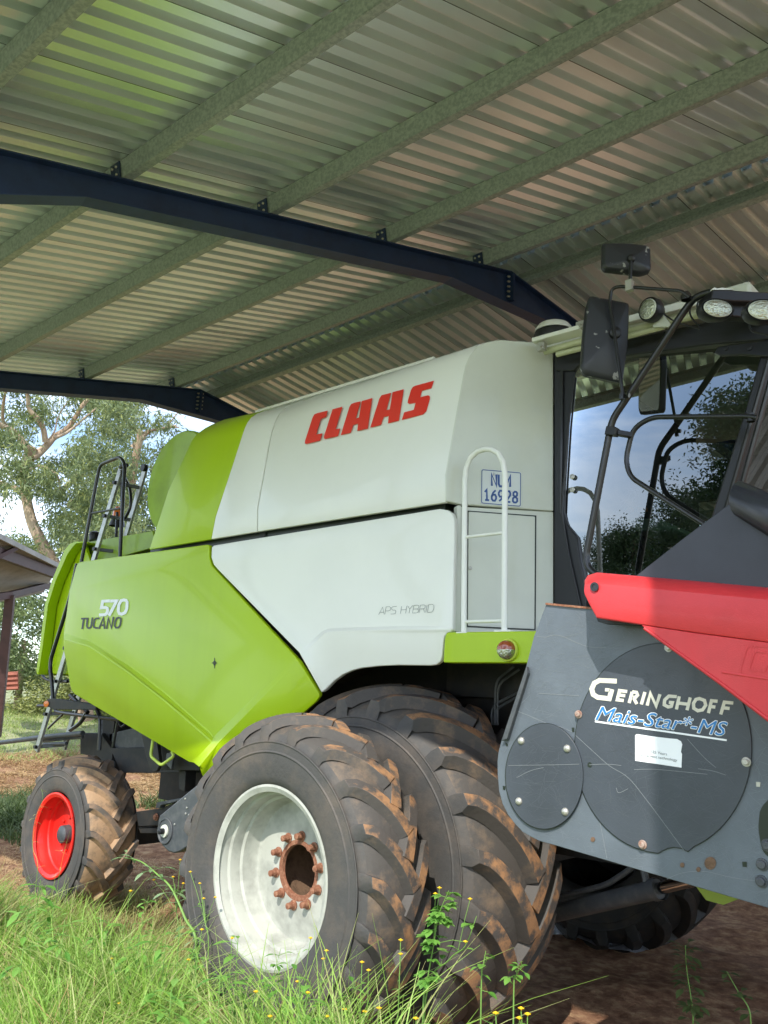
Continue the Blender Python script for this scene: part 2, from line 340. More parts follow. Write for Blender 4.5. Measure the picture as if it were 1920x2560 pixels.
hood('engine_hood', shift(rM, -.002), rR, M['green'], 'green curved engine hood behind the white tank')
b = MB(); b.grid([[p+Vector((0, .05, -.03)) for p in shift(rS, .03)], [p+Vector((0, .05, -.03)) for p in shift(rS, -.03)]]); b.build('seam_backing', M['under'], combine)
b = MB(); e0 = UY((643, 1027), .93); e1 = UY((1090, 892), .93)
b.beam(e0+Vector((0, .0, -.015)), e1+Vector((0, 0, -.015)), .05, .022); b.build('lid_edge', M['white'], combine, bevel=.004)
# tank front wall
wall = [(1113, 1255.5)]+fr[1:]+[(1336, 855), (1384, 871), (1384, 1278), (1153, 1261), (1119, 1254)]
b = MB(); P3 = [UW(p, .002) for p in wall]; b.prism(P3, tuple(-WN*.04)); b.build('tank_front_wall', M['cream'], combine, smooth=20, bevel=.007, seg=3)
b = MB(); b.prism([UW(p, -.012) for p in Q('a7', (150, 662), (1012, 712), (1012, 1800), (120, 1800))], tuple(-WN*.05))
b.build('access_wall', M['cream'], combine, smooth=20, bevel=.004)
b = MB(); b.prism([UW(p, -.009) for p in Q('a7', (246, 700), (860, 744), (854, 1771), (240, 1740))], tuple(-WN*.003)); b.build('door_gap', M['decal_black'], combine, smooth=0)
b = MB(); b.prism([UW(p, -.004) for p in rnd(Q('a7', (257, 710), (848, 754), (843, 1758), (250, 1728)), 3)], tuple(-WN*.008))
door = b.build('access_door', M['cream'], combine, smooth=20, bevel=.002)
b = MB(); c = UW(Q('a7', (268, 1215))[0], -.004); b.lathe([(0, .011), (.004, .011), (.006, .006), (.006, .0005)], c, WPn, 16); b.build('lock', M['bolt'], door)
b = MB(); b.prism([UW(p, .012) for p in Q('a7', (152, 655), (190, 652), (186, 1788), (128, 1780))], tuple(-WN*.05)); b.build('corner_post', M['cream'], combine, bevel=.004)
# ---- number plate
pl = MB(); pl.prism([UW(p, .006) for p in rnd(Q('a7', (368, 328), (725, 358), (722, 670), (365, 641)), 3.5)], tuple(-WN*.003)); plate = pl.build('number_plate', M['plate'], combine, smooth=0)
def stroke(mb, pts, w, fmap, closed=False, th=.0012):
    """mitred 2-D stroke mapped to 3-D by fmap"""
    P = [np.array(p, float) for p in pts]; n = len(P); L = []; Rr = []
    for i in range(n):
        a = P[i-1] if (i > 0 or closed) else None; c = P[(i+1) % n] if (i < n-1 or closed) else None
        d1 = (P[i]-a)/np.linalg.norm(P[i]-a) if a is not None else None; d2 = (c-P[i])/np.linalg.norm(c-P[i]) if c is not None else None
        if d1 is None: nn = np.array([-d2[1], d2[0]]); k = 1
        elif d2 is None: nn = np.array([-d1[1], d1[0]]); k = 1
        else:
            t = d1+d2; t = t/max(np.linalg.norm(t), 1e-6); nn = np.array([-t[1], t[0]]); k = min(1/max(abs(nn @ np.array([-d1[1], d1[0]])), .35), 2.2)
        L.append(P[i]+nn*w/2*k); Rr.append(P[i]-nn*w/2*k)
    for i in range(n if closed else n-1):
        j = (i+1) % n; mb.add([fmap(q) for q in (L[i], L[j], Rr[j], Rr[i])], [(0, 1, 2, 3)])
def onplane(crop, pt, n, off, poly=False):
    n = np.array(n, float); n /= np.linalg.norm(n); pt = np.array(pt, float)
    if n @ (CP-pt) < 0: n = -n
    cnt = [0]
    def f(q): return UPL(Q(crop, q)[0], pt+n*(off+cnt[0]), n)
    f.c = cnt; return f
def strokes(name, lst, w, crop, pt, n, off, mt, parent, closed=()):
    mb = MB(); f = onplane(crop, pt, n, off)
    for i, s_ in enumerate(lst):
        f.c[0] = .00025*(i % 2)+ .0001*(i % 3); stroke(mb, s_, w, f, closed=i in closed)
    return mb.build(name, mt, parent, smooth=0)
bq = Q('a7', (368, 328), (725, 358), (722, 670), (365, 641))
GL = {'N': [[(0, 0), (0, 1), (1, 0), (1, 1)]], 'U': [[(0, 1), (0, .2), (.25, 0), (.75, 0), (1, .2), (1, 1)]], 'M': [[(0, 0), (0, 1), (.5, .45), (1, 1), (1, 0)]],
 '1': [[(.1, .75), (.5, 1), (.5, 0)], [(.1, 0), (.95, 0)]], '6': [[(.85, 1), (.35, .75), (.05, .4), (.05, .15), (.3, 0), (.7, 0), (.95, .2), (.95, .4), (.7, .58), (.3, .55), (.08, .4)]],
 '9': [[(.15, 0), (.65, .25), (.95, .6), (.95, .85), (.7, 1), (.3, 1), (.05, .8), (.05, .6), (.3, .42), (.7, .45), (.92, .6)]],
 '2': [[(.05, .8), (.25, 1), (.75, 1), (.95, .8), (.9, .6), (.05, 0), (1, 0)]], '8': [[(.5, .54), (.15, .65), (.12, .88), (.35, 1), (.65, 1), (.88, .88), (.85, .65), (.5, .54), (.08, .38), (.05, .12), (.3, 0), (.7, 0), (.95, .12), (.92, .38), (.5, .54)]]}
def wordquad(mb, word, TL, TR, BR, BL, w, f, gap=.28):
    n = len(word); cw = 1/(n+(n-1)*gap); k = 0
    TL, TR, BR, BL = [np.array(p, float) for p in (TL, TR, BR, BL)]
    for i, ch in enumerate(word):
        x0 = i*cw*(1+gap)
        for st in GL[ch]:
            pts = []
            for (u, v) in st:
                uu = x0+u*cw; pts.append((TL*(1-uu)+TR*uu)*v+(BL*(1-uu)+BR*uu)*(1-v))
            f.c[0] = .0002*(k % 2); k += 1; stroke(mb, pts, w, f)
mb = MB(); f = onplane('a7', WPp, WPn, .0068)
wordquad(mb, 'NUM', (460, 375), (628, 390), (625, 490), (463, 480), 19, f, .5); wordquad(mb, '16928', (395, 512), (694, 535), (690, 630), (397, 605), 17, f, .45)
stroke(mb, rnd([(374, 336), (719, 365), (716, 662), (371, 633)], 14), 7, f, closed=True)
mb.build('plate_lettering', M['plateblue'], plate, smooth=0)
# ---- green sill beam, lamp, ladder rail
bm_ = rnd(Q('a7', (60, 1786), (1120, 1770), (1120, 2060), (28, 2056), (42, 1830)), 4)
b = MB(); b.prism([UY(p, .575) for p in bm_], (0, .10, 0)); beamo = b.build('sill_beam', M['green'], combine, smooth=20, bevel=.005)
b = MB(); b.prism([UY(p, .59) for p in Q('a7', (60, 1792), (1120, 1776), (1120, 1800), (60, 1812))], (0, .5, 0)); b.build('step_deck', M['under'], combine)
lc = UY(Q('a7', (612, 1945))[0], .573)
b = MB(); b.lathe([(0, .058), (-.012, .056), (-.014, .048), (0, .047)], lc, (0, 1, 0), 32); lampo = b.build('marker_lamp', mat('lamp_ring', (.5, .62, .05), .5), combine)
b = MB()
for s_, mi_ in ((1, 0), (-1, 1)):
    rows = []
    for i in range(9):
        an = math.pi*i/8*.5*0+0; 
    for t, r in ((-.012, .047), (-.035, .046), (-.048, .040), (-.056, .026), (-.059, .001)):
        rows.append([lc+Vector((r*math.cos(a), t, s_*r*math.sin(a))) for a in np.linspace(0, math.pi, 13)])
    b.grid(rows, m=mi_, flip=s_ < 0)
b.build('lamp_lens', [M['amber'], M['lens']], lampo, smooth=60)
rp = Q('a7', (213, 1795), (217, 1200), (222, 430), (233, 330), (268, 235), (330, 175), (400, 152), (460, 155), (520, 190), (562, 265), (580, 380), (577, 900), (573, 1780))
b = MB(); b.tube([UY(p, .60) for p in rp], .0155, 12); rail = b.build('ladder_rail', M['white'], combine, smooth=60)
for a_, c_ in (((228, 938), (560, 898)), ((224, 1692), (560, 1683))):
    b = MB(); b.tube([UY(Q('a7', a_)[0], .60), UY(Q('a7', c_)[0], .60)], .009, 10); b.build('rung', M['white'], rail, smooth=60)
for p, w_ in (((575, 1778), .10), ((213, 1792), .07)):
    b = MB(); b.box(UY(Q('a7', p)[0], .60), (w_, .05, .008)); b.build('rail_foot', M['white'], rail, bevel=.002)
# ---- lettering on the panels
mb = MB(); hp = (Fv[1]+Fv[3])/2; hn = (Fv[3]-Fv[1]).cross(rM[1]-Fv[1]); f = onplane('t1', hp, hn, .004)
for poly in ([(365, 445), (345, 520), (285, 540), (232, 720), (303, 705), (278, 790), (115, 830), (102, 822), (103, 795), (190, 525), (210, 488), (240, 475)],
  [(420, 430), (535, 398), (455, 660), (508, 650), (482, 738), (335, 772), (321, 764), (322, 740)],
  [(680, 352), (745, 338), (688, 535), (725, 525), (757, 335), (878, 300), (825, 652), (705, 680), (715, 595), (660, 608), (628, 700), (515, 727), (615, 400), (635, 368)],
  [(1030, 256), (1095, 240), (1040, 440), (1080, 430), (1112, 232), (1240, 198), (1185, 560), (1058, 592), (1068, 505), (1010, 518), (975, 612), (855, 640), (960, 305), (985, 268)],
  [(1588, 100), (1560, 187), (1450, 215), (1432, 290), (1520, 268), (1538, 276), (1542, 305), (1500, 450), (1465, 488), (1218, 552), (1245, 465), (1355, 435), (1378, 355), (1305, 368), (1285, 355), (1290, 325), (1325, 205), (1345, 172), (1380, 156)]):
    P3 = [f(p) for p in poly]; mb.prism(P3, tuple(-np.array(hn.normalized() if hn.normalized().dot(Vector(CP)-hp) > 0 else -hn.normalized())*.001))
mb.build('tank_lettering', M['decal_red'], combine, smooth=0)
pp = (0, YB, 0); nY = (0, -1, 0)
strokes('model_number', [[(985, 333), (797, 343), (762, 512), (865, 508), (918, 530), (925, 580), (905, 650), (860, 692), (700, 700)], [(990, 338), (1160, 332), (960, 718)],
  [(1345, 310), (1400, 320), (1428, 370), (1418, 540), (1375, 640), (1290, 676), (1225, 660), (1200, 600), (1215, 430), (1270, 330)]], 76, 't2', pp, nY, .003, M['decal_white'], combine, closed=(2,))
strokes('model_name', [[(235, 797), (375, 790)], [(300, 812), (262, 1066)], [(405, 768), (381, 975), (400, 1030), (440, 1042), (482, 1020), (500, 960), (530, 764)],
  [(708, 785), (625, 790), (583, 825), (556, 960), (570, 1020), (610, 1036), (672, 1034)], [(695, 1060), (812, 765), (843, 1060)], [(765, 968), (820, 964)], [(897, 1060), (940, 775), (1022, 1035), (1075, 745)],
  [(1215, 765), (1262, 785), (1266, 860), (1240, 975), (1200, 1028), (1135, 1028), (1106, 975), (1118, 870), (1155, 785)]], 46, 't2', pp, nY, .003, M['decal_black'], combine, closed=(7,))
strokes('side_lettering', [[(150, 430), (245, 258), (280, 422)], [(187, 378), (266, 373)], [(295, 420), (325, 250), (400, 245), (430, 265), (420, 325), (380, 342), (312, 345)],
  [(570, 238), (480, 245), (450, 270), (455, 310), (480, 325), (530, 325), (550, 350), (535, 405), (500, 412), (430, 415)]],
  8, 't5', pp, nY, .003, M['decal_grey'], combine)
strokes('side_lettering', [[(685, 235), (652, 408)], [(800, 228), (772, 400)], [(675, 320), (780, 314)],
  [(820, 225), (868, 300), (938, 215)], [(867, 304), (852, 398)], [(930, 392), (965, 215), (1050, 210), (1080, 225), (1075, 275), (1045, 298), (955, 302)], [(1045, 300), (1070, 320), (1060, 375), (1030, 388), (930, 394)],
  [(1082, 385), (1115, 210), (1200, 203), (1228, 220), (1220, 275), (1190, 293), (1100, 298)], [(1185, 295), (1210, 380)], [(1270, 200), (1238, 378)], [(1275, 375), (1305, 197), (1390, 190), (1425, 215), (1425, 270), (1405, 340), (1370, 372), (1276, 376)]],
  8, 't5', pp, nY, .003, M['decal_grey'], combine)
CROP['t4'] = (490, 1620, 18.43)
strokes('target_mark', [[(850, 450), (850, 940)], [(722, 690), (972, 690)], [(850, 575), (925, 690), (850, 810), (775, 690)]], 30, 't4', pp, nY, .003, M['decal_black'], combine, closed=(2,))
b = MB(); c = UY(Q('b3', (1274, 657))[0], YB+.02); b.lathe([(0, .022), (-.003, .022), (-.003, .011), (0, .010), (.0, .001)], c, (0, 1, 0), 20); b.build('panel_latch', M['blackmetal'], combine)
# ---- dark inner body
b = MB()
b.prism([UY(p, .72) for p in [(225, 1425), (1105, 1285), (1105, 1560), (1050, 1600), (830, 1640), (700, 1700), (560, 1860), (520, 1895), (270, 1750), (205, 1690), (190, 1600)]], (0, .6, 0))
b.prism([(-2.7, 1.2, 2.0), (-2.7, 1.2, 3.0), (1.0, 1.2, 3.0), (1.0, 1.5, 1.25), (-1.0, 1.5, 1.15), (-2.0, 1.2, 1.6)], (0, 2.6, 0))
b.box((-.3, 2.4, 3.25), (1.9, 2.2, 1.1)); b.box((.55, 1.45, 2.3), (.9, .3, .9))
b.build('machine_body', M['under'], combine, smooth=20)
b = MB(); b.prism([UY(p, .66) for p in [(376, 1372), (1113, 1258), (1113, 1275), (376, 1390)]], (0, .1, 0)); b.build('gap_shadow', M['decal_black'], combine, smooth=0)  # flat black strip painted in for the shadow in the panel gap
# ---- radiator drum
dc = UY((446, 1206), .78)
b = MB(); b.lathe([(.0, .001), (.0, .38), (-.008, .405), (-.012, .43), (0, .442), (.02, .445), (.18, .445)], dc, (0, 1, 0), 64); b.build('dust_screen', M['green_dull'], combine, smooth=30)
# ---- engine deck and rear hood
b = MB(); b.prism([UY(p, .98) for p in Q('a2', (640, 392), (760, 376), (1265, 288), (1300, 420), (640, 600))], (0, 2.4, 0)); b.build('engine_deck', M['green_dull'], combine, smooth=20, bevel=.006)
b = MB(); b.cyl(UY(Q('a2', (786, 370))[0], 1.1), UY(Q('a2', (786, 328))[0], 1.1), .055, 20); b.lathe([(0, .06), (.03, .05), (.045, .02), (.047, .001)], UY(Q('a2', (786, 328))[0], 1.1), (0, 0, 1), 20); b.build('exhaust_cap', M['black'], combine)
outer = Q('a2', (700, 376), (620, 378), (575, 400), (535, 450), (430, 700), (372, 900), (330, 1250), (300, 1450), (308, 1480))
inner = Q('a2', (700, 386), (630, 392), (600, 425), (560, 480), (462, 700), (398, 900), (352, 1250), (322, 1450), (318, 1480))
o3 = [UY(p, .80) for p in outer]; i3 = [UY(p, .80) for p in inner]
b = MB(); b.grid([[p+Vector((0, 2.9, 0)) for p in o3], o3, i3, [p+Vector((0, .09, 0)) for p in i3]]); b.build('rear_hood', M['green'], combine, smooth=30, solid=.01, bevel=.004)
b = MB(); b.prism([UY(p, .90) for p in Q('a2', (700, 392), (628, 396), (548, 500), (455, 760), (400, 1050), (370, 1250), (362, 1440), (368, 1468), (560, 1480), (700, 1200), (800, 700))], (0, .03, 0)); b.build('rear_side_plate', M['green'], combine, smooth=20, bevel=.003)
b = MB(); b.prism([UY(p, .893) for p in Q('a2', (632, 400), (552, 505), (459, 765), (404, 1055), (374, 1255), (366, 1270), (440, 880), (455, 860))], (0, .004, 0)); b.build('rear_side_fold', M['green_dull'], combine, smooth=0)
b = MB(); b.tube(rpath([UY(p, .88) for p in Q('a2', (352, 1270), (340, 1440), (355, 1500), (400, 1530), (560, 1540))], .1), .014, 8); b.tube([UY(p, .86) for p in Q('a2', (352, 1240), (346, 1420))], .012, 8); b.build('gas_strut', M['blackmetal'], combine)
# ---- hand rails and ladder at the back
b = MB(); b.tube(rpath([UY(p, .72) for p in Q('a8', (78, 1545), (208, 850), (235, 735), (400, 670), (440, 730), (428, 900), (398, 1500))], .06), .016, 10)
b.tube([UY(p, .72) for p in Q('a8', (152, 1142), (412, 1096))], .011, 8); b.tube(smooth_path([UY(p, 1.0) for p in Q('a8', (440, 850), (480, 940), (485, 1080), (440, 1180))]), .014, 8)
b.tube([UY(p, .76) for p in Q('a8', (400, 760), (420, 745), (455, 740))], .018, 8)
b.tube([UY(p, 1.0) for p in Q('a8', (375, 1130), (360, 1500))], .014, 8)
hr = b.build('hand_rail', M['blackmetal'], combine)
b = MB(); b.tube(rpath([UY(p, .64) for p in Q('a2', (640, 560), (585, 830), (412, 1385), (428, 1520), (440, 1690))], .08), .017, 10); b.build('hand_rail', M['blackmetal'], combine)
b = MB(); ch = [UY(p, .735) for p in Q('a8', (402, 790), (396, 1100), (402, 1480))]
for k in range(40):
    t = k/39; p = ch[0].lerp(ch[2], t); b.tube([p+Vector((0, 0, .012)), p+Vector((.004, .004, -.008))], .006, 5)
b.build('safety_chain', M['blackmetal'], hr)
def stile(y, A, B, w):
    a = UY(A, y); c = UY(B, y); b = MB(); b.beam(a, c, .02, w, up=(0, 1, 0)) if False else b.beam(a, c, w, .025, up=(0, 1, 0)); return b
ladder_ = None
s1 = (UY((305, 1165), .86), UY((92, 1878), .86)); s2 = (UY((362, 1178), 1.05), UY((160, 1872), 1.05))
b = MB(); b.beam(s1[0], s1[1], .025, .062, up=(1, 0, .3)); lad = b.build('ladder', M['alu'], combine, bevel=.002); lad['label'] = 'long aluminium ladder beside the rear hood'
b = MB(); b.beam(s2[0], s2[1], .025, .062, up=(1, 0, .3)); b.build('stile', M['alu'], lad, bevel=.002)
for t in np.linspace(.06, .985, 9):
    b = MB(); b.beam(s1[0].lerp(s1[1], t), s2[0].lerp(s2[1], t), .03, .03); b.build('rung', M['darkgrey'], lad, bevel=.003)
    b = MB(); b.beam(s1[0].lerp(s1[1], t)+Vector((-.02, -.028, 0)), s1[0].lerp(s1[1], t)+Vector((.02, -.028, 0)), .02, .03); b.build('rung_socket', M['black'], lad)
b = MB(); b.lathe([(-.02, .001), (-.02, .035), (.02, .035), (.02, .001)], s2[0]+Vector((0, -.01, .03)), (0, 1, 0), 16); b.build('stile_cap', M['black'], lad)
b = MB(); bc = UY(Q('a2', (975, 200))[0], 1.15); b.lathe([(0, .075), (.02, .075), (.06, .06)], bc+Vector((0, 0, -.06)), (0, 0, 1), 20, m=0); b.lathe([(0, .055), (.08, .052), (.13, .03), (.14, .001)], bc, (0, 0, 1), 20, m=1); b.build('warning_beacon', [M['black'], M['orange']], combine)
# ---- rear frame
def poly(crop, pts, y, d, name, m, bev=.004): b = MB(); b.prism([UY(p, y) for p in Q(crop, *pts)], (0, d, 0)); return b.build(name, m, combine, smooth=20, bevel=bev)
fr1 = poly('a3', [(375, 150), (420, 146), (760, 196), (760, 238), (420, 236), (380, 212)], .62, .08, 'rear_frame', M['under'])
b = MB(); b.lathe([(0, .026), (-.008, .026), (-.010, .001)], UY(Q('a3', (372, 190))[0], .61), (-.5, 1, 0), 20); b.build('reflector', M['orange'], fr1)
b = MB()
for pts, r in (([(440, 238), (500, 262), (960, 318)], .016), ([(560, 400), (640, 340), (690, 260)], .018), ([(385, 385), (500, 275)], .010), ([(775, 240), (800, 330), (790, 560)], .018), ([(940, 320), (900, 540)], .012), ([(300, 205), (700, 205)], .014), ([(940, 330), (965, 370), (990, 360), (1010, 330)], .008), ([(540, 180), (600, 120), (640, 60)], .012), ([(700, 260), (560, 120)], .02)):
    b.tube(smooth_path([UY(p, .85) for p in Q('a3', *pts)], 5), r, 8)
b.build('frame_tube', M['blackmetal'], combine)
b = MB(); b.tube([UY(p, .95) for p in Q('a3', (-260, 525), (0, 500), (290, 462), (660, 425))], [.022, .022, .024, .024], 12); b.tube([UY(p, .95) for p in Q('a3', (350, 512), (530, 505))], .016, 8); b.tube([UY(p, .99) for p in Q('a3', (300, 490), (660, 455))], .014, 8); b.build('spreader_bar', M['darkgrey'], combine)
poly('a3', [(640, 420), (800, 425), (900, 560), (880, 740), (720, 600), (640, 590)], 1.15, .5, 'chassis_box', M['under'])
poly('a3', [(800, 300), (915, 320), (880, 560), (820, 560)], 1.2, .3, 'chassis_post', M['under'])
poly('a3', [(880, 545), (1200, 540), (1450, 640), (1640, 700), (1620, 740), (1180, 742), (960, 740)], 1.05, .5, 'chassis_beam', M['under'])
poly('a3', [(870, 430), (1100, 375), (1180, 440), (1180, 540), (880, 545)], 1.2, .15, 'chassis_plate', M['darkgrey'])
poly('b3', [(800, 560), (960, 600), (990, 880), (960, 945), (925, 955), (890, 920), (840, 740)], .80, .03, 'hitch_plate', M['under'])
poly('b3', [(940, 600), (1400, 860), (1400, 940), (1000, 930), (980, 700)], .9, .3, 'chassis_bracket', M['under'])
poly('b3', [(1060, 760), (1140, 740), (1110, 930), (1050, 870)], .82, .02, 'small_bracket', M['darkgrey'])
b = MB(); b.tube(rpath([UY(p, .70) for p in Q('b3', (925, 610), (898, 790), (1010, 885), (1140, 790), (1120, 740))], .03), .0115, 10); b.build('grab_handle', mat('handle_paint', (.52, .66, .10), .45), combine)
poly('b3', [(745, 1365), (1010, 1330), (1250, 1225), (1400, 1180), (1400, 1300), (1100, 1500), (770, 1520)], .98, .22, 'rear_axle', M['under'])
poly('b3', [(960, 1270), (1230, 1220), (1230, 1245), (1000, 1300), (990, 1330), (950, 1330)], .95, .05, 'axle_bracket', M['darkgrey'])
poly('b3', [(770, 1530), (1000, 1540), (1000, 1590), (790, 1590)], 1.0, .1, 'tie_rod', M['under'])
b = MB(); b.hexbolt(UY(Q('b3', (958, 1420))[0], .975), (0, -1, 0), .02, .02); b.build('axle_bolt', M['rust'], combine)
b = MB(); b.box((-3.46, 2.35, .59), (.22, 2.6, .24)); b.box((-2.4, 2.3, .95), (2.6, 1.0, .3)); b.build('rear_axle_beam', M['under'], combine)
poly('b3', [(1190, 940), (1260, 940), (1250, 1160), (1190, 1130)], .95, .1, 'chassis_post', M['under'])
# ---- elevator arm behind the dual wheel
arm = poly('z7', [(690, 205), (885, 45), (960, 0), (960, 230), (850, 312), (775, 362), (750, 368), (725, 360), (700, 335), (684, 300), (681, 262), (684, 225)], .50, .22, 'elevator_arm', M['darkgrey'], .008)
ac = UY(Q('z7', (715, 272))[0], .50)
b = MB(); b.lathe([(-.005, .085), (-.010, .082), (-.010, .074), (-.004, .070), (-.004, .05), (-.003, .001)], ac, (0, 1, 0), 32); b.build('bearing_cover', M['darkgrey'], arm)
b = MB(); b.lathe([(-.006, .042), (-.016, .040), (-.018, .025), (-.018, .001)], ac, (0, 1, 0), 24, m=0); b.lathe([(-.018, .020), (-.05, .019), (-.055, .010), (-.055, .001)], ac+Vector((-.0, 0, 0)), (0, 1, 0), 16, m=1); b.build('bearing', [M['cream'], M['black']], arm)
for p in ((801, 133), (808, 172), (803, 197), (818, 203), (828, 238), (755, 243)):
    b = MB(); b.lathe([(0, .007), (-.004, .007), (-.006, .001)], UY(Q('z7', p)[0], .50), (0, 1, 0), 10); b.build('rivet', M['bolt'], arm)

# ================================================================== WHEELS
def tyre(name, c, y0, y1, R, rr, nl, h, phase, dl, mats, parent, wt=.036, wb=.056, dp=.085, mirror=1, wear=1.0):
    cx, cz = c; b = MB(); yc = (y0+y1)/2; hw = (y1-y0)/2
    def rc(y):  # carcass radius in the tread zone
        u = min(1, abs(y-yc)/hw); return R-h-dp*u**2.6
    side = [(y0+.05, rr-.01), (y0+.015, rr+.004), (y0+.0, rr+.02), (y0-.012, rr+.05), (y0-.016, (rr+R)/2-.03), (y0-.016, (rr+R)/2-.022), (y0-.021, (rr+R)/2-.019), (y0-.021, (rr+R)/2-.013), (y0-.016, (rr+R)/2-.010), (y0-.015, (rr+R)/2+.03), (y0-.019, (rr+R)/2+.033), (y0-.019, (rr+R)/2+.038), (y0-.014, (rr+R)/2+.041), (y0-.012, R-h-dp-.075), (y0-.002, R-h-dp-.025)]
    prof = [(y-yc, r) for y, r in side]+[(hw*u, rc(yc+hw*u)) for u in (-.93, -.8, -.6, -.3, 0, .3, .6, .8, .93)]+[(-(y-yc), r) for y, r in side[::-1]]
    b.lathe(prof, (cx, yc, cz), (0, 1, 0), 96, m=0); ns_ = len(side)
    for i_ in range(len(prof)-1):
        if ns_ <= i_ < ns_+8 and len(mats) > 2: b.m[i_*96:(i_+1)*96] = [2]*96
    da = 2*math.pi/nl; ns = 9
    for sd in (-1, 1):
        for k in range(nl):
            th0 = phase+k*da+(da/2 if sd > 0 else 0)
            th0 += random.uniform(-.006, .006)
            secs = []; st_ = []
            for i in range(ns+2):
                if i < 2: st_.append(((-hw-.012, -hw+.000)[i], th0+dl+(.015, 0)[i], (R-h-dp-.055, R-dp*.80)[i], (R-h-dp-.055, R-dp*.80)[i]-.05, (1.0, .95)[i]))
                else:
                    s_ = (i-1)/ns; y = -hw+.012+s_*(hw+.013); st_.append((y, th0+dl*(1-s_**1.3), R-dp*.72*(1-s_)**2.2, rc(yc+y)-.012, 1.0+(.25*(s_-.7)/.3 if s_ > .7 else 0)))
            for i, (y, an, rt, rb, k_) in enumerate(st_):
                if i < 2: ty, ta = 1.0, -.25
                else:
                    p_, q_ = st_[max(i-1, 1)], st_[min(i+1, ns+1)]; ty, ta = q_[0]-p_[0], (q_[1]-p_[1])*R
                    l_ = math.hypot(ty, ta); ty, ta = ty/l_, ta/l_
                py_, pa_ = -ta, ty       # perpendicular in (y, arc)
                if i < 2: py_, pa_ = 0, 1
                secs.append([(y+py_*w_*k_, an+pa_*w_*k_/R, r_) for w_, r_ in ((-wb, rb), (-wt, rt), (wt, rt), (wb, rb))])
            vs = []
            for q in secs:
                for (y, an, r) in q: vs.append((cx+r*math.cos(an), yc+(y if sd < 0 else -y), cz+r*math.sin(an)))
            fs = []; ms = []
            for i in range(len(secs)-1):
                for j in range(3):
                    f_ = (i*4+j, i*4+j+1, (i+1)*4+j+1, (i+1)*4+j); fs.append(f_ if sd < 0 else f_[::-1]); ms.append(1 if (j == 1 and i > 0) else (0 if i < 2 or len(mats) < 3 else 2))
            n = len(secs); fs += [(0, 1, 2, 3) if sd > 0 else (3, 2, 1, 0), tuple((n-1)*4+j for j in ((3, 2, 1, 0) if sd > 0 else (0, 1, 2, 3)))]; ms += [0, 1]
            o = len(b.v); b.v += [tuple(v) for v in vs]
            for f_, m_ in zip(fs, ms): b.f.append(tuple(o+q for q in f_)); b.m.append(m_)
    o = b.build(name, mats, parent, smooth=35, bevel=.010, seg=2); return o
HZ = .925
t_out = tyre('tyre', (0, HZ), -.02, .40, .80, .43, 20, .040, .055, .38, [M['rubber'], M['lug'], M['void']], combine, dp=.085, wt=.027, wb=.046); t_out['label'] = 'outer front tyre with chevron lugs'
t_in = tyre('tyre', (0, HZ+.01), .60, 1.37, .975, .5, 20, .058, .02, .46, [M['rubber'], M['lug'], M['void']], combine, dp=.12, wt=.036, wb=.060); t_in['label'] = 'wider inner front tyre behind the outer one'
# outer rim
b = MB(); prof = [(.0, .40), (-.012, .425), (-.010, .437), (.0, .437), (.004, .428), (.012, .412), (.03, .404), (.055, .400), (.062, .385), (.09, .378), (.12, .376), (.128, .362), (.16, .356), (.20, .350), (.215, .340), (.218, .325), (.212, .30), (.205, .22), (.205, .128), (.222, .124), (.225, .14)]
b.lathe(prof, (0, 0, HZ), (0, 1, 0), 96); rim = b.build('wheel_rim', M['rimwhite'], combine, smooth=28); rim['label'] = 'white deep-dish outer rim'
b = MB(); b.lathe([(.204, .150), (.2035, .127), (.222, .122)], (0, 0, HZ), (0, 1, 0), 64); b.build('hub_ring', M['rust'], rim)
b = MB(); b.lathe([(.235, .34), (.235, .20), (.60, .20)], (0, 0, HZ), (0, 1, 0), 48); b.lathe([(.50, .001), (.50, .24)], (0, 0, HZ), (0, 1, 0), 32); b.build('hub', M['mud'], combine)
for k in range(10):
    an = 2*math.pi*(k+.35)/10; p = Vector((.172*math.cos(an), .204, HZ+.172*math.sin(an)))
    b = MB(); b.lathe([(0, .025), (-.006, .026), (-.008, .020), (-.018, .019), (-.030, .0165), (-.045, .016), (-.047, .0115), (-.047, .0005)], p, (0, 1, 0), 12); b.build('wheel_nut', M['rust'], rim, smooth=30)
# rear wheel
rx, rz = -3.46, .60
t_re = tyre('tyre', (rx, rz), .66, 1.10, .635, .335, 17, .038, .1, .42, [M['rubber'], M['lug_mud'], M['rubber_mud']], combine, dp=.06, wt=.022, wb=.038); t_re['label'] = 'muddy rear tyre'
b = MB(); b.lathe([(.66, .30), (.648, .325), (.65, .338), (.66, .338), (.675, .318), (.70, .312), (.72, .300), (.76, .296), (.77, .285), (.80, .28), (.81, .24), (.80, .16), (.79, .06), (.79, .001)], (rx, 0, rz), (0, 1, 0), 72); rr_ = b.build('wheel_rim', M['rimred'], combine, smooth=28); rr_['label'] = 'red rear rim'
b = MB(); b.lathe([(.79, .075), (.73, .07), (.715, .05), (.715, .001)], (rx, 0, rz), (0, 1, 0), 24); b.build('hub', M['darkgrey'], rr_)
for k in range(8):
    an = 2*math.pi*k/8; b = MB(); b.lathe([(.79, .013), (.78, .013), (.779, .001)], (rx+.13*math.cos(an), 0, rz+.13*math.sin(an)), (0, 1, 0), 8); b.build('wheel_nut', M['rimred'], rr_)
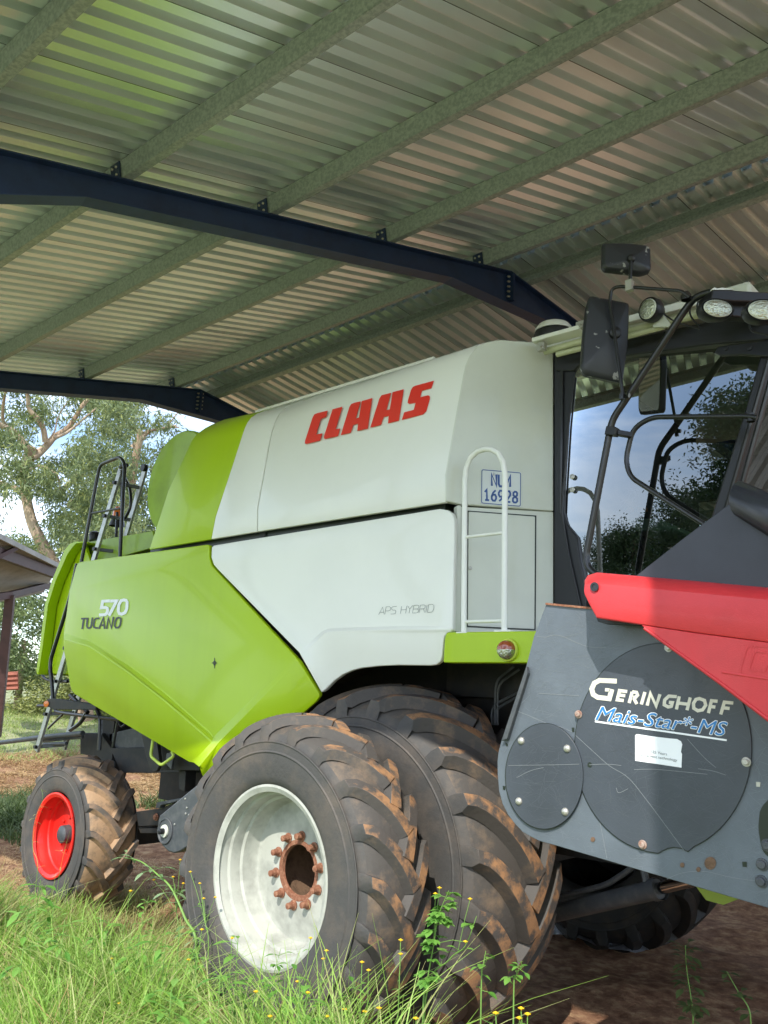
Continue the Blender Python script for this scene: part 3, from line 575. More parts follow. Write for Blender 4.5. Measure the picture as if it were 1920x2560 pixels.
# far side wheels (mesh shared)
for src, dy in ((t_out, 4.2), (t_in, 2.65), (t_re, 2.9)):
    c2 = src.copy(); COL.objects.link(c2); c2.parent = combine; c2.location.y = dy; c2.data = c2.data.copy(); c2.data.materials.clear(); [c2.data.materials.append(M['under']) for _ in (0, 1, 2)]; c2['label'] = 'tyre on the far side of the machine'  # far tyres painted near black, shade under the machine put into the colour
b = MB(); b.box((0, 2.4, HZ), (.34, 2.4, .36)); b.box((.5, 2.4, 1.35), (1.2, 1.4, .8)); b.build('front_axle', M['under'], combine)
# hydraulic cylinder and parts under the cab
b = MB(); A_ = UY(Q('t8', (-60, 460))[0], 1.75); B_ = UY(Q('t8', (785, 262))[0], 1.5); C_ = UY(Q('t8', (1060, 195))[0], 1.42)
b.tube([A_, B_], .05, 20, m=0); b.lathe([(-.03, .058), (.015, .058)], B_, (B_-A_), 20, m=0); b.tube([B_, C_], .030, 16, m=1)
b.tube(smooth_path([A_+Vector((0, -.02, .09)), A_.lerp(B_, .5)+Vector((0, -.02, .085)), A_.lerp(B_, .68)+Vector((0, -.02, .11)), A_.lerp(B_, .82)+Vector((0, 0, .15))]), .016, 8, m=0)
b.tube([A_.lerp(B_, .82)+Vector((0, 0, .15)), A_.lerp(B_, .88)+Vector((0, 0, .12)), A_.lerp(B_, .9)+Vector((0, 0, .05))], .02, 8, m=0)
b.build('hydraulic_cylinder', [M['darkgrey'], M['chrome']], combine)
b = MB()
for x, y, z, r in ((1.0, 2.0, 1.35, .11), (1.2, 2.2, 1.5, .09), (.9, 1.9, 1.55, .08), (1.05, 2.1, 1.2, .07)): b.lathe([(0, .001), (0, r*.8), (.03, r), (.15, r), (.17, r*.7), (.2, .001)], (x, y-.3, z), (0.3, 1, .1), 20)
b.build('hydraulic_filter', M['under'], combine)
b = MB()
for pts in ([(560, 668), (492, 722), (482, 760), (478, 920)], [(585, 680), (505, 735), (492, 770), (490, 920)], [(600, 770), (480, 830), (465, 860), (466, 920)], [(600, 785), (495, 845), (480, 870), (482, 920)]):
    b.tube(rpath([UY(p, 1.25) for p in Q('z6', *pts)], .03), .008, 8)
b.build('hydraulic_pipe', M['darkgrey'], combine)
# ================================================================== CAB
CY = 1.16
def cpoly(crop, pts, y, d, name, m, bev=.004, parent=None): b = MB(); b.prism([UY(p, y) for p in Q(crop, *pts)], (0, d, 0)); return b.build(name, m, parent or combine, smooth=20, bevel=bev)
cpoly('a5', [(12, -5), (190, -30), (178, 200), (134, 560), (98, 1000), (88, 1230), (120, 1330), (192, 1420), (216, 1600), (250, 1740), (270, 2150), (12, 2150)], CY, .12, 'cab_rear_pillar', M['black'], .008)
cpoly('a5', [(60, -5), (88, -10), (72, 1240), (56, 1240)], CY-.015, .02, 'pillar_strip', M['blackmetal'])
b = MB(); b.tube([UY(p, CY-.01) for p in Q('a5', (172, 190), (128, 560), (92, 1000), (76, 1240), (130, 1560), (230, 2000))], .006, 6); b.build('window_seal', M['black'], combine)
for p in ((157, 958), (157, 1058)):
    b = MB(); b.lathe([(0, .016), (-.006, .015), (-.008, .007), (-.008, .001)], UY(Q('a5', p)[0], CY), (0, 1, 0), 16); b.build('screw', M['bolt'], combine)
cpoly('a4', [(190, 850), (1270, 610), (1800, 560), (1800, 730), (1280, 775), (430, 888), (345, 925), (315, 960), (190, 960)], CY-.02, .14, 'cab_top_frame', M['black'], .008)
cpoly('a4', [(1285, 835), (1310, 790), (1760, 735), (1760, 870), (1480, 850), (1330, 855)], CY-.04, .02, 'hinge_plate', M['blackmetal'], .006)
for p in ((1370, 805), (1535, 803)):
    b = MB(); b.lathe([(0, .013), (-.006, .011), (-.007, .001)], UY(Q('a4', p)[0], CY-.04), (0, 1, 0), 12); b.build('screw', M['black'], combine)
cpoly('a5', [(1655, -180), (1760, -180), (1560, 520), (1330, 1300), (1150, 1900), (1040, 1900), (1240, 1200), (1470, 480)], CY-.01, .08, 'cab_front_pillar', M['black'], .01)
b = MB(); b.tube([UY(p, CY-.04) for p in Q('a5', (1690, -20), (1330, 1230))], .013, 8); b.tube([UY(p, CY-.05) for p in Q('a5', (1745, -20), (1400, 1230))], .014, 8); b.build('pillar_tube', M['blackmetal'], combine)
gl = Q('a5', (176, 190), (205, 95), (300, 50), (1235, -98), (1680, -150), (1620, 40), (1480, 480), (1245, 1200), (1040, 1900), (250, 1900), (216, 1600), (192, 1420), (120, 1330), (88, 1230), (98, 1000), (134, 560))
b = MB()
GP = (1.6, 1.205, 3.0); GN = (.0523, -.9983, -.0262)
G3 = [UPL(p, GP, GN) for p in gl]
b.add(G3, [tuple(range(len(G3)))]); glo = b.build('side_window', M['glass'], combine, smooth=0)
At, Ab = UY((1935, 830), CY), UY((1760, 1480), CY)
b = MB(); b.add([At+Vector((0, .06, 0)), At+Vector((.1, 1.9, 0)), Ab+Vector((.1, 1.9, 0)), Ab+Vector((0, .06, 0))], [(0, 1, 2, 3)]); b.build('windscreen', M['glass_dark'], combine, smooth=0)
# cab shell
xr, xf = .97, 2.15
b = MB(); b.box((xr+.03, 2.2, 3.1), (.05, 2.0, 1.7)); b.box((1.5, 2.2, 2.05), (1.3, 2.0, .08)); b.box((1.5, 3.25, 2.45), (1.2, .05, .7)); b.box((1.55, 3.26, 3.55), (1.4, .05, .3)); b.box((2.0, 3.25, 3.1), (.09, .06, 1.4))
b.build('cab_shell', M['under'], combine)
b = MB(); b.box((1.45, 2.3, 3.96), (1.35, 2.3, .10)); b.build('cab_roof', M['cream'], combine, bevel=.02)
b = MB(); b.box((1.2, 2.2, 2.5), (.5, .5, .14)); b.box((1.02, 2.2, 2.85), (.14, .48, .75)); b.box((1.03, 2.2, 3.3), (.10, .26, .2)); b.box((1.2, 2.5, 2.7), (.35, .08, .06)); b.box((1.2, 2.2, 2.25), (.3, .3, .4)); b.build('operator_seat', M['seat'], combine, bevel=.04, seg=3)
sc_ = UY(Q('a5', (455, 1245))[0], 1.75); ax = Vector((-.45, -.55, .6)).normalized()
b = MB(); u = ax.cross(Vector((0, 0, 1))).normalized(); w = ax.cross(u)
b.tube([sc_+(u*math.cos(a)+w*math.sin(a))*.185 for a in np.linspace(0, 2*math.pi, 41)], .018, 10)
for a in (0.3, 2.4, 4.4): b.tube([sc_-ax*.03, sc_+(u*math.cos(a)+w*math.sin(a))*.18], .012, 6)
b.tube([sc_, sc_-ax*.6], .035, 10); b.build('steering_wheel', M['black'], combine)
for p in ((590, 1215), (695, 1212)):
    b = MB(); b.box(UY(Q('a5', p)[0], 1.85), (.055, .04, .03)); b.build('control_lever', M['orange'], combine, bevel=.006)
b = MB(); b.prism([UY(p, 1.85) for p in Q('a5', (380, 1345), (460, 1335), (530, 1270), (840, 1285), (860, 1345), (925, 1350), (900, 1370), (610, 1378), (545, 1315), (480, 1352))], (0, .5, 0)); b.build('console', mat('console_grey', (.35, .42, .38), .5), combine, bevel=.01)
b = MB(); b.prism([UY(p, 1.95) for p in Q('a5', (355, 1370), (470, 1360), (445, 1620))], (0, .1, 0)); b.prism([UY(p, 1.6) for p in Q('a5', (490, 1690), (660, 1680), (640, 1730), (520, 1725))], (0, .2, 0)); b.build('console_side', mat('console_green_grey', (.16, .22, .19), .5), combine)
# roof trim
b = MB(); b.tube([UY(p, 1.06) for p in Q('a4', (115, 828), (380, 755), (900, 640), (1230, 560))], .021, 12); b.tube([UY(p, 1.04) for p in Q('a4', (200, 848), (940, 655))], .016, 12); b.build('roof_rail', mat('rail_cream_paint', (.50, .52, .32), .4, coat=.3), combine)
b = MB(); b.beam(UY(Q('a4', (55, 765))[0], 1.0), UY(Q('a4', (385, 675))[0], 1.0), .10, .026); b.beam(UY(Q('a4', (380, 690))[0], 1.12), UY(Q('a4', (1210, 480))[0], 1.12), .04, .04); b.build('roof_trim', M['white'], combine, bevel=.004)
for p in ((95, 795), (365, 650)):
    b = MB(); b.box(UY(Q('a4', p)[0], .98), (.05, .03, .05)); b.hexbolt(UY(Q('a4', p)[0], .96), (0, -1, .2), .01, .02); b.build('roof_clamp', M['bolt'], combine, bevel=.002)
dp = UY(Q('a4', (178, 730))[0], 1.35)
b = MB(); b.lathe([(-.02, .12), (.015, .125), (.03, .12)], dp, (0, 0, 1), 32, m=1); b.lathe([(.032, .124), (.055, .118), (.08, .10), (.10, .06), (.107, .001)], dp, (0, 0, 1), 32, m=0); b.build('antenna_dome', [M['white'], M['black']], combine)
# light bar and lamps
FN = Vector((.80, -.60, 0))
def facing(p, y0, n=FN): return UY(p, y0), n
q0 = UY((1845, 745), .92)
b = MB(); b.prism([UPL(p, tuple(q0), tuple(FN)) for p in Q('t6', (300, 1210), (480, 1205), (1500, 1270), (1500, 1430), (700, 1420), (480, 1400), (290, 1380))], tuple(-FN*.12)); b.prism([UPL(p, tuple(q0-FN*.05), tuple(FN)) for p in Q('t6', (140, 1500), (300, 1380), (1500, 1430), (1500, 1760), (700, 1700), (400, 1640))], tuple(-FN*.06)); b.build('light_bar', M['black'], combine, bevel=.006)
b = MB(); b.prism([UPL(p, tuple(q0-FN*.02), tuple(FN)) for p in Q('t6', (300, 1190), (345, 1168), (390, 1190), (480, 1172), (700, 1212), (300, 1212))], tuple(-FN*.12)); b.build('roof_cap', M['white'], combine)
def worklamp(c, n, rx_, rz_, dep, tilt=0):
    n = Vector(n).normalized(); u = Vector((0, 0, 1)).cross(n).normalized(); w = n.cross(u)
    def ring(t, s1_, s2_=None): return [c+n*t+u*math.cos(a)*rx_*s1_+w*math.sin(a)*rz_*(s2_ or s1_) for a in np.linspace(0, 2*math.pi, 33)[:-1]]
    def tubegrid(mb, rings, m=None):
        mb.grid([r+[r[0]] for r in rings], m)
    b = MB(); tubegrid(b, [ring(.0, 1.05), ring(.012, 1.22), ring(0, 1.3), ring(-dep*.4, 1.28), ring(-dep*.8, .9), ring(-dep, .45), ring(-dep, .01)]); o = b.build('work_light', M['black'], combine, smooth=50, recalc=True)
    b = MB(); tubegrid(b, [ring(.010, 1.08), ring(.014, 1.04), ring(.016, .98)]); b.build('lamp_bezel', M['cream'], o, smooth=50)
    b = MB(); tubegrid(b, [ring(.014, 1.0), ring(.018, .8), ring(.022, .5), ring(.024, .01)]); b.build('lamp_lens', M['lens'], o, smooth=60)
    return o
worklamp(UY((1792, 773), .80), (.82, -.75, -.05), .067, .041, .10)
worklamp(UY((1907, 777), .80), (.72, -.85, -.05), .067, .044, .10)
worklamp(UY(Q('a4', (838, 535))[0], .95), (-.25, -1, -.05), .050, .052, .09)
b = MB(); b.prism([UY(p, 1.0) for p in Q('a4', (880, 600), (935, 570), (985, 640), (985, 655), (860, 655))], (0, .02, 0)); b.build('lamp_bracket', M['cream'], combine, bevel=.002)
b = MB()
for pts in ([(1150, 480), (1120, 530), (1130, 590), (1190, 655)], [(1180, 470), (1170, 520), (1200, 560)], [(930, 560), (1000, 610), (1080, 640), (1190, 668)], [(1520, 620), (1545, 680), (1600, 700), (1700, 720)]): b.tube(smooth_path([UY(p, .98) for p in Q('a4', *pts)]), .005, 6)
b.build('lamp_cable', M['black'], combine)
# rails in front of the cab
b = MB(); b.tube(rpath([UY(p, .86) for p in Q('s', (1790, 728), (1765, 733), (1735, 745), (1705, 785), (1572, 988), (1530, 1050), (1465, 1390), (1470, 1420), (1495, 1440), (1560, 1455))], .05), .0185, 14); arm_ = b.build('cab_guard_rail', M['blackmetal'], combine, smooth=60)
b = MB(); b.tube(rpath([UY(p, .95) for p in Q('a5', (1575, 505), (1500, 493), (760, 500), (620, 590), (565, 830), (600, 960), (1160, 1318), (1300, 1400))], .09), .0135, 12); b.build('door_guard_rail', M['blackmetal'], combine, smooth=60)
b = MB(); b.beam(UY(Q('a5', (425, 610))[0], .85), UY(Q('a5', (500, 615))[0], .85), .05, .045); b.beam(UY(Q('a5', (495, 620))[0], .86), UY(Q('a5', (605, 640))[0], .93), .03, .028); b.build('rail_bracket', M['black'], combine, bevel=.003)
b = MB(); b.lathe([(-.02, .02), (.02, .02)], UY(Q('a5', (1525, 505))[0], .96), (0, 0, 1), 12); b.build('rail_bracket', M['black'], combine, bevel=.003)
b = MB(); b.tube(rpath([UY(p, .80) for p in Q('a4', (1120, 450), (1062, 407), (640, 375), (580, 390), (563, 480), (600, 720), (655, 1125))], .05), .009, 10); ma = b.build('mirror_arm', M['blackmetal'], combine, smooth=60)
b = MB(); b.tube([UY(p, .79) for p in Q('a4', (712, 205), (704, 395))], .009, 10, m=0); b.build('mirror_stalk', M['blackmetal'], ma)
b = MB(); b.box(UY(Q('a4', (702, 372))[0], .785), (.035, .03, .06), m=1); b.build('mirror_clamp', [M['blackmetal'], M['bolt']], ma)
b = MB(); b.box(UY(Q('a4', (650, 1138))[0], .80), (.02, .02, .03), m=1); b.lathe([(-.025, .024), (.0, .026), (.02, .015)], UY(Q('a4', (1092, 440))[0], .82), (0, 0, 1), 12, m=0); b.build('mirror_joint', M['blackmetal'], ma)
b = MB(); b.tube([UY(p, .82) for p in Q('a4', (655, 1128), (700, 1130))], .012, 8, m=0)
b.build('mirror_clamp', [M['blackmetal'], M['bolt']], ma)
def mirror(crop, pts, y, ctr, dep, name, pc):
    n = Vector((.62, -.78, 0)); p0 = UY(Q(crop, ctr)[0], y)
    base = [UPL(p, tuple(p0), tuple(n)) for p in rnd(Q(crop, *pts), 9)]; N_ = len(base); c = sum(base, Vector())/N_
    cc = UPL(Q(crop, ctr)[0], tuple(p0), tuple(n))
    rows = [[p-n*.03 for p in base], base, [c+(p-c)*.96+n*.010 for p in base], [c+(p-c)*.88+n*.018 for p in base], [cc+(p-cc)*.28+n*dep for p in base], [cc+(p-cc)*.01+n*dep for p in base]]
    b = MB(); b.grid([r+[r[0]] for r in rows]); b.add(rows[0], [tuple(range(N_))])
    o = b.build(name, mat('mirror_shell', (.022, .024, .030), .42, col2=(.28, .28, .27), thr=(.64, .66), vscale=11, detail=3), combine, smooth=25, recalc=True, bevel=.004)
    b = MB(); b.add([c+(p-c)*.92-n*.032 for p in base][::-1], [tuple(range(N_))]); b.build('mirror_glass', M['mirror'], o, smooth=0)
    b = MB(); b.lathe([(-.005, pc), (.02, pc*.9), (.03, pc*.3), (.03, .001)], cc+n*dep, n, 20); b.build('mirror_pivot', M['black'], o)
    return o
mirror('a4', [(425, 440), (700, 492), (690, 770), (652, 1045), (385, 985), (363, 940), (378, 700), (400, 520)], .86, (590, 720), .035, 'wing_mirror', .034)['label'] = 'large upright black mirror housing'
mirror('a4', [(510, 80), (700, 82), (845, 100), (850, 270), (780, 293), (530, 262), (512, 240)], .84, (700, 212), .035, 'small_mirror', .022)['label'] = 'small wide mirror housing on top of the arm'
# ================================================================== HEADER (maize header)
header = thing('maize_header', 'red and dark grey maize header with a scratched end plate in front of the wheels', 'harvester header')
HY = -.05
def hpoly(crop, pts, y, d, name, m, bev=.002, r=0, parent=None, smooth=20):
    P = Q(crop, *pts); P = rnd(P, r) if r else P
    b = MB(); b.prism([UY(p, y) for p in P], (0, d, 0)); return b.build(name, m, parent or header, smooth=smooth, bevel=bev)
hpoly('a6', [(345, 72), (620, 98), (760, 60), (2300, 520), (2300, 2110), (1659, 1872), (400, 1502), (305, 1476), (262, 1455), (205, 1422), (160, 1375), (118, 1320), (85, 1255), (65, 1180), (56, 1080), (55, 1000), (62, 945), (78, 885), (226, 470), (226, 440), (272, 262)], HY, .012, 'end_plate', M['plate_grey'], .002)
hpoly('a6', [(226, 440), (234, 480), (112, 872), (78, 882)], HY-.022, .02, 'plate_flange', M['darkgrey'])
b = MB(); b.beam(UY(Q('a6', (345, 70))[0], HY-.002), UY(Q('a6', (620, 97))[0], HY-.002), .012, .008); b.build('plate_edge', M['rust'], header)
def ell(cx, cy, rx_, ry_, n=56, a0=0, a1=2*math.pi): return [(cx+rx_*math.cos(a), cy+ry_*math.sin(a)) for a in np.linspace(a0, a1, n, endpoint=False)]
big = ell(1037, 925, 524, 622, 72)
big = [p for p in big if not (985 < p[0] < 1190 and p[1] > 1400)]
kk = next(i for i in range(len(big)) if big[i][0] < 985 and big[i][1] > 1400)
big = big[:kk]+[(1185, 1538), (1150, 1519), (1100, 1512), (1060, 1520), (1030, 1535), (1008, 1548)]+big[kk:]
for nm, poly_, yy in (('cover_rim', [(1037+(p[0]-1037)*1.006, 925+(p[1]-925)*1.006) for p in big], HY-.0025),): hpoly('a6', poly_, yy, .002, nm, M['decal_black'], 0, smooth=0)
hpoly('a6', big, HY-.008, .006, 'large_cover', M['disc_grey'], .0015)
sm = ell(332, 1092, 229, 313)
hpoly('a6', [(332+(p[0]-332)*1.014, 1092+(p[1]-1092)*1.012) for p in sm], HY-.010, .002, 'cover_rim', M['decal_black'], 0, smooth=0)
hpoly('a6', sm, HY-.014, .006, 'small_cover', M['disc_grey'], .0015)
for p in ((197, 882), (469, 928), (183, 1240), (457, 1302)):
    b = MB(); b.lathe([(0, .0148), (-.005, .0135), (-.009, .009), (-.010, .001)], UY(Q('a6', p)[0], HY-.014), (0, 1, 0), 20); b.build('dome_rivet', M['bolt'], header, smooth=60)
for p, m_ in (((1070, 330), 'bolt'), ((536, 725), 'zinc_rust'), ((916, 1497), 'zinc_rust'), ((1531, 1007), 'bolt')):
    b = MB(); b.lathe([(0, .016), (-.003, .015), (-.003, .0105), (-.011, .0105), (-.013, .008), (-.013, .001)], UY(Q('a6', p)[0], HY-.009), (0, 1, 0), 14); b.build('cover_bolt', M[m_], header, smooth=30)
for p in ((1625, 1615), (1620, 1715), (1655, 1500)):
    b = MB(); b.lathe([(0, .020), (-.004, .019), (-.004, .014), (-.014, .013), (-.016, .010), (-.016, .001)], UY(Q('a6', p)[0], HY-.001), (0, 1, 0), 12); b.build('plate_bolt', M['darkgrey'], header, smooth=30)
k = 0
for pts in ([(496, 803), (510, 803), (511, 829), (498, 829)], [(102, 890), (118, 903), (116, 915), (106, 912)], [(87, 1148), (103, 1150), (101, 1174), (88, 1170)], [(1506, 1598), (1533, 1598), (1533, 1630), (1508, 1628)]):
    hpoly('a6', pts, HY-.002, .001, 'slot', M['decal_black'], 0, smooth=0)
hpoly('a6', ell(602, 1024, 13, 16, 16), HY-.0095, .001, 'slot', M['decal_black'], 0, smooth=0)
hpoly('a6', [(1588, 1125), (1614, 1127), (1612, 1155), (1590, 1153)], HY-.002, .001, 'patch', M['bolt'], 0, smooth=0)
hpoly('a6', ell(1316, 1607, 34, 38, 24), HY-.003, .002, 'drain_hole', M['mud'], 0, smooth=0)
for c_ in ((1150, 1618), (1246, 1644), (620, 1466)): hpoly('a6', ell(c_[0], c_[1], 13, 15, 10), HY-.003, .002, 'drain_hole', M['mud'], 0, smooth=0)
hpoly('a6', rnd([(1600, 1400), (1612, 1280), (1680, 1210), (1900, 1200), (1900, 1640), (1700, 1600), (1625, 1540)], 40), HY-.002, .001, 'auger_opening', M['decal_black'], 0, smooth=0)
# body of the header behind the plate
b = MB(); b.prism([UY(p, HY+.02) for p in Q('a6', (420, 230), (640, 250), (1300, 640), (2300, 1000), (2300, 2050), (1659, 1840), (420, 1470), (200, 1350), (120, 1200), (110, 1000))], (0, 4.6, 0)); b.build('header_body', M['under'], header, smooth=20)
b = MB(); b.prism([UY(p, .5) for p in Q('t8', (1070, 225), (1165, 352), (1302, 390), (1420, 345), (1500, 300))], (0, .35, 0)); b.build('skid', mat('olive_paint', (.25, .32, .04), .6), header)
# scratches: fine scored lines in the plates
PLP = [(345, 72), (620, 98), (2300, 700), (2300, 2110), (1659, 1865), (400, 1495), (262, 1445), (165, 1370), (95, 1255), (65, 1080), (90, 890), (235, 470), (285, 262)]
def inpoly(x, y, P):
    c = False
    for i in range(len(P)):
        (x0, y0), (x1, y1) = P[i-1], P[i]
        if (y0 > y) != (y1 > y) and x < (x1-x0)*(y-y0)/(y1-y0)+x0: c = not c
    return c
def scratches(name, n, box, inside, m_, off, crop='a6', L0=60, w=(.8, 1.9)):
    mb = MB(); f_ = onplane(crop, (0, HY, 0), nY, .0); k = 0; t = 0
    while k < n and t < n*6:
        t += 1; x, y = rng.uniform(box[0], box[2]), rng.uniform(box[1], box[3]); an = rng.normal(-.35, .45) if rng.uniform() < .6 else rng.normal(.75, .35); L = rng.gamma(2, L0/2); cv = rng.normal(0, .35); pts = []
        for j in range(8): pts.append((x, y)); x += math.cos(an)*L/7; y += math.sin(an)*L/7; an += cv/7
        if not all(inside(p) for p in pts): continue
        f_.c[0] = off+.00008*(k % 6); stroke(mb, pts, rng.uniform(*w), f_); k += 1
    return mb.build(name, m_, header, smooth=0)
def sc_line(name, lst, m_, off, w=2.2):
    mb = MB(); f_ = onplane('a6', (0, HY, 0), nY, off)
    for i, l in enumerate(lst):
        f_.c[0] = .0002*i; P = smooth_path([(p[0], p[1], 0) for p in l], 5); stroke(mb, [(p.x, p.y) for p in P], w, f_)
    mb.build(name, m_, header, smooth=0)
scm = mat('scored_plate', (.17, .195, .215), .6); scm1 = mat('scored_cover', (.085, .098, .11), .6); scm2 = mat('deep_scored_plastic', (.22, .24, .25), .6)
inE = lambda c, r: (lambda p: ((p[0]-c[0])/r[0])**2+((p[1]-c[1])/r[1])**2 < 1)
e1_, e2_ = inE((1037, 925), (518, 600)), inE((332, 1092), (224, 306)); o1_, o2_ = inE((1037, 925), (535, 640)), inE((332, 1092), (236, 322))
scratches('scratches', 520, (513, 303, 1555, 1540), lambda p: e1_(p) and inpoly(*p, PLP), scm1, .0085, L0=80)
scratches('scratches', 150, (103, 780, 560, 1405), e2_, scm1, .0145, L0=80)
scratches('scratches', 620, (60, 70, 1659, 1870), lambda p: inpoly(*p, PLP) and not o1_(p) and not o2_(p), scm, .0006, L0=75)
sc_line('long_scratches', [[(520, 850), (640, 960), (720, 1030), (830, 1100), (930, 1220), (1050, 1380), (1160, 1530)], [(865, 1052), (980, 1050), (1100, 1060), (1300, 1080)], [(1245, 1047), (1330, 1060), (1410, 1085)], [(1180, 870), (1280, 980), (1350, 1040)], [(600, 1024), (700, 1020), (790, 1028)], [(760, 1160), (775, 1190), (830, 1165)]], scm2, .0092, 2.6)
sc_line('long_scratch', [[(120, 1028), (250, 1026), (400, 1024), (540, 1020)]], scm2, .0152, 2.2); sc_line('long_scratch', [[(170, 1100), (250, 1060), (330, 1040)]], scm2, .0152, 2.2)
sc_line('long_scratches', [[(290, 262), (340, 268), (385, 256), (440, 262), (520, 298), (600, 325), (700, 330)], [(180, 708), (260, 740), (340, 775), (430, 800), (500, 830)], [(650, 1300), (680, 1450), (705, 1580)], [(1060, 1700), (1150, 1665), (1280, 1655), (1440, 1690), (1640, 1720)], [(300, 600), (420, 608), (540, 615)]], scm2, .0012, 2.6)
# decals
FH = (0, HY-.008, 0)
strokes('maker_lettering', [[(340, 95), (160, 87), (108, 115), (80, 175), (95, 232), (140, 262), (262, 277), (290, 178)], ], 50, 't3', FH, nY, .0015, M['decal_cream'], header)
strokes('maker_lettering', [[(218, 184), (268, 186)], [(448, 203), (368, 193), (345, 288), (412, 296)], [(372, 240), (428, 246)], [(500, 206), (468, 322)], [(500, 206), (545, 212), (556, 240), (535, 262), (508, 262)], [(515, 270), (548, 332)], [(632, 208), (594, 336)],
  [(655, 348), (688, 222), (748, 352), (788, 230)], [(962, 256), (880, 250), (836, 290), (832, 340), (872, 362), (905, 356), (916, 318), (880, 314)], [(988, 252), (958, 388)], [(1102, 264), (1068, 396)], [(978, 322), (1076, 334)],
  [(1197, 275), (1250, 295), (1262, 345), (1230, 392), (1180, 402), (1138, 375), (1135, 325), (1160, 285)], [(1385, 304), (1322, 297), (1290, 426)], [(1318, 358), (1362, 364)], [(1548, 322), (1455, 313), (1418, 440)], [(1448, 372), (1510, 378)]], 34, 't3', FH, nY, .0015, M['decal_cream'], header, closed=(12,))
def text_mesh(txt, bold=0.0, shear=0.0):
    cu = bpy.data.curves.new('t', 'FONT'); cu.body = txt; cu.offset = bold; cu.shear = shear; cu.size = 1; cu.resolution_u = 3
    o = bpy.data.objects.new('t', cu); COL.objects.link(o); bpy.context.view_layer.update(); dg = bpy.context.evaluated_depsgraph_get(); me = bpy.data.meshes.new_from_object(o.evaluated_get(dg))
    v = [tuple(p.co) for p in me.vertices]; f = [tuple(p.vertices) for p in me.polygons]; bpy.data.objects.remove(o); bpy.data.meshes.remove(me); return v, f
def text_quad(name, txt, crop, TL, TR, BR, BL, pt, n, off, mt, parent, bold=0, shear=0, ref=None):
    v, f = text_mesh(txt, bold, shear); rv = ref or v
    x0, x1 = min(p[0] for p in rv), max(p[0] for p in rv); y0, y1 = min(p[1] for p in rv), max(p[1] for p in rv)
    fm = onplane(crop, pt, n, off); TL, TR, BR, BL = [np.array(p, float) for p in (TL, TR, BR, BL)]; V = []
    for p in v:
        u = (p[0]-x0)/(x1-x0); w = (p[1]-y0)/(y1-y0); q = (TL*(1-u)+TR*u)*w+(BL*(1-u)+BR*u)*(1-w); V.append(fm(q))
    b = MB(); b.add(V, f); b.build(name, mt, parent, smooth=0); return v
qd = ((140, 345), (1490, 515), (1480, 668), (118, 495))
ref = text_mesh('Mais-Star*-MS', 0, .28)[0]
vO, fO = text_mesh('Mais-Star*-MS', 0, .28); x0_, x1_ = min(p[0] for p in vO), max(p[0] for p in vO); y0_, y1_ = min(p[1] for p in vO), max(p[1] for p in vO); mbO = MB(); fmO = onplane('t3', FH, nY, .0008)
for k in range(10):
    fmO.c[0] = .00018*k; dx_, dy_ = 7.5*math.cos(k*.6283), 7.5*math.sin(k*.6283); VV = []
    for p in vO:
        u = (p[0]-x0_)/(x1_-x0_); w = (p[1]-y0_)/(y1_-y0_); TLq, TRq, BRq, BLq = [np.array(q_, float) for q_ in qd]; q = (TLq*(1-u)+TRq*u)*w+(BLq*(1-u)+BRq*u)*(1-w); VV.append(fmO((q[0]+dx_, q[1]+dy_)))
    mbO.add(VV, fO)
mbO.build('series_outline', M['decal_white'], header, smooth=0)
text_quad('series_lettering', 'Mais-Star*-MS', 't3', *qd, FH, nY, .0035, M['decal_blue'], header, 0, .28, ref)
hpoly('t3', [(114, 503), (1480, 698), (1478, 717), (112, 521)], HY-.0095, .001, 'underline', M['decal_white'], 0, smooth=0)
st = hpoly('t3', [(530, 655), (548, 643), (690, 665), (900, 690), (965, 695), (1005, 718), (1018, 750), (1005, 830), (1016, 850), (1010, 992), (530, 920)], HY-.0095, .001, 'anniversary_sticker', M['decal_white'], 0, smooth=0)
text_quad('sticker_text', '125 Years', 't3', (695, 810), (862, 838), (860, 866), (693, 838), FH, nY, .003, M['decal_grey'], st)
text_quad('sticker_text', 'of harvest technology', 't3', (583, 842), (968, 900), (963, 936), (581, 876), FH, nY, .003, M['decal_grey'], st)
# red snout cover
RY = -.22
def rp(p, y): return UY(p, y)
top = Q('F', (1263, 1262), (1270, 1251), (1290, 1245), (1345, 1250), (1500, 1264), (1659, 1279), (1900, 1302))
mid_ = Q('F', (1262, 1276), (1267, 1285), (1285, 1300), (1345, 1308), (1500, 1322), (1659, 1338), (1900, 1362))
low = Q('F', (1263, 1284), (1273, 1305), (1289, 1335), (1385, 1349), (1500, 1366), (1659, 1387), (1900, 1420))
b = MB()
tb = [rp(p, RY+.12)+Vector((0, 0, .015)) for p in top]; t0 = [rp(p, RY+.03) for p in top]
t1 = [rp((p[0]*.72+q[0]*.28, p[1]*.72+q[1]*.28), RY+.002) for p, q in zip(top, mid_)]
t2 = [rp(p, RY-.002) for p in mid_]; t3 = [rp((p[0]*.1+q[0]*.9, p[1]*.1+q[1]*.9), RY+.000) for p, q in zip(mid_, low)]; t4 = [rp(p, RY+.003) for p in low]; t5 = [p+Vector((0, .16, 0)) for p in t4]
b.grid([tb, t0, t1, t2, t3, t4, t5]); b.add([tb[0], t0[0], t1[0], t2[0], t3[0], t4[0], t5[0]], [tuple(range(7))])
snout = b.build('snout_cover', M['red'], header, smooth=50, recalc=True, bevel=.0025)
lowp = Q('F', (1385, 1350), (1500, 1367), (1659, 1388), (1900, 1422), (1900, 1725), (1659, 1560), (1560, 1484), (1480, 1425), (1440, 1396))
b = MB(); b.prism([rp(p, RY+.004) for p in lowp], (0, .15, 0)); b.build('snout_side', M['red'], header, smooth=30, bevel=.0025, seg=2)
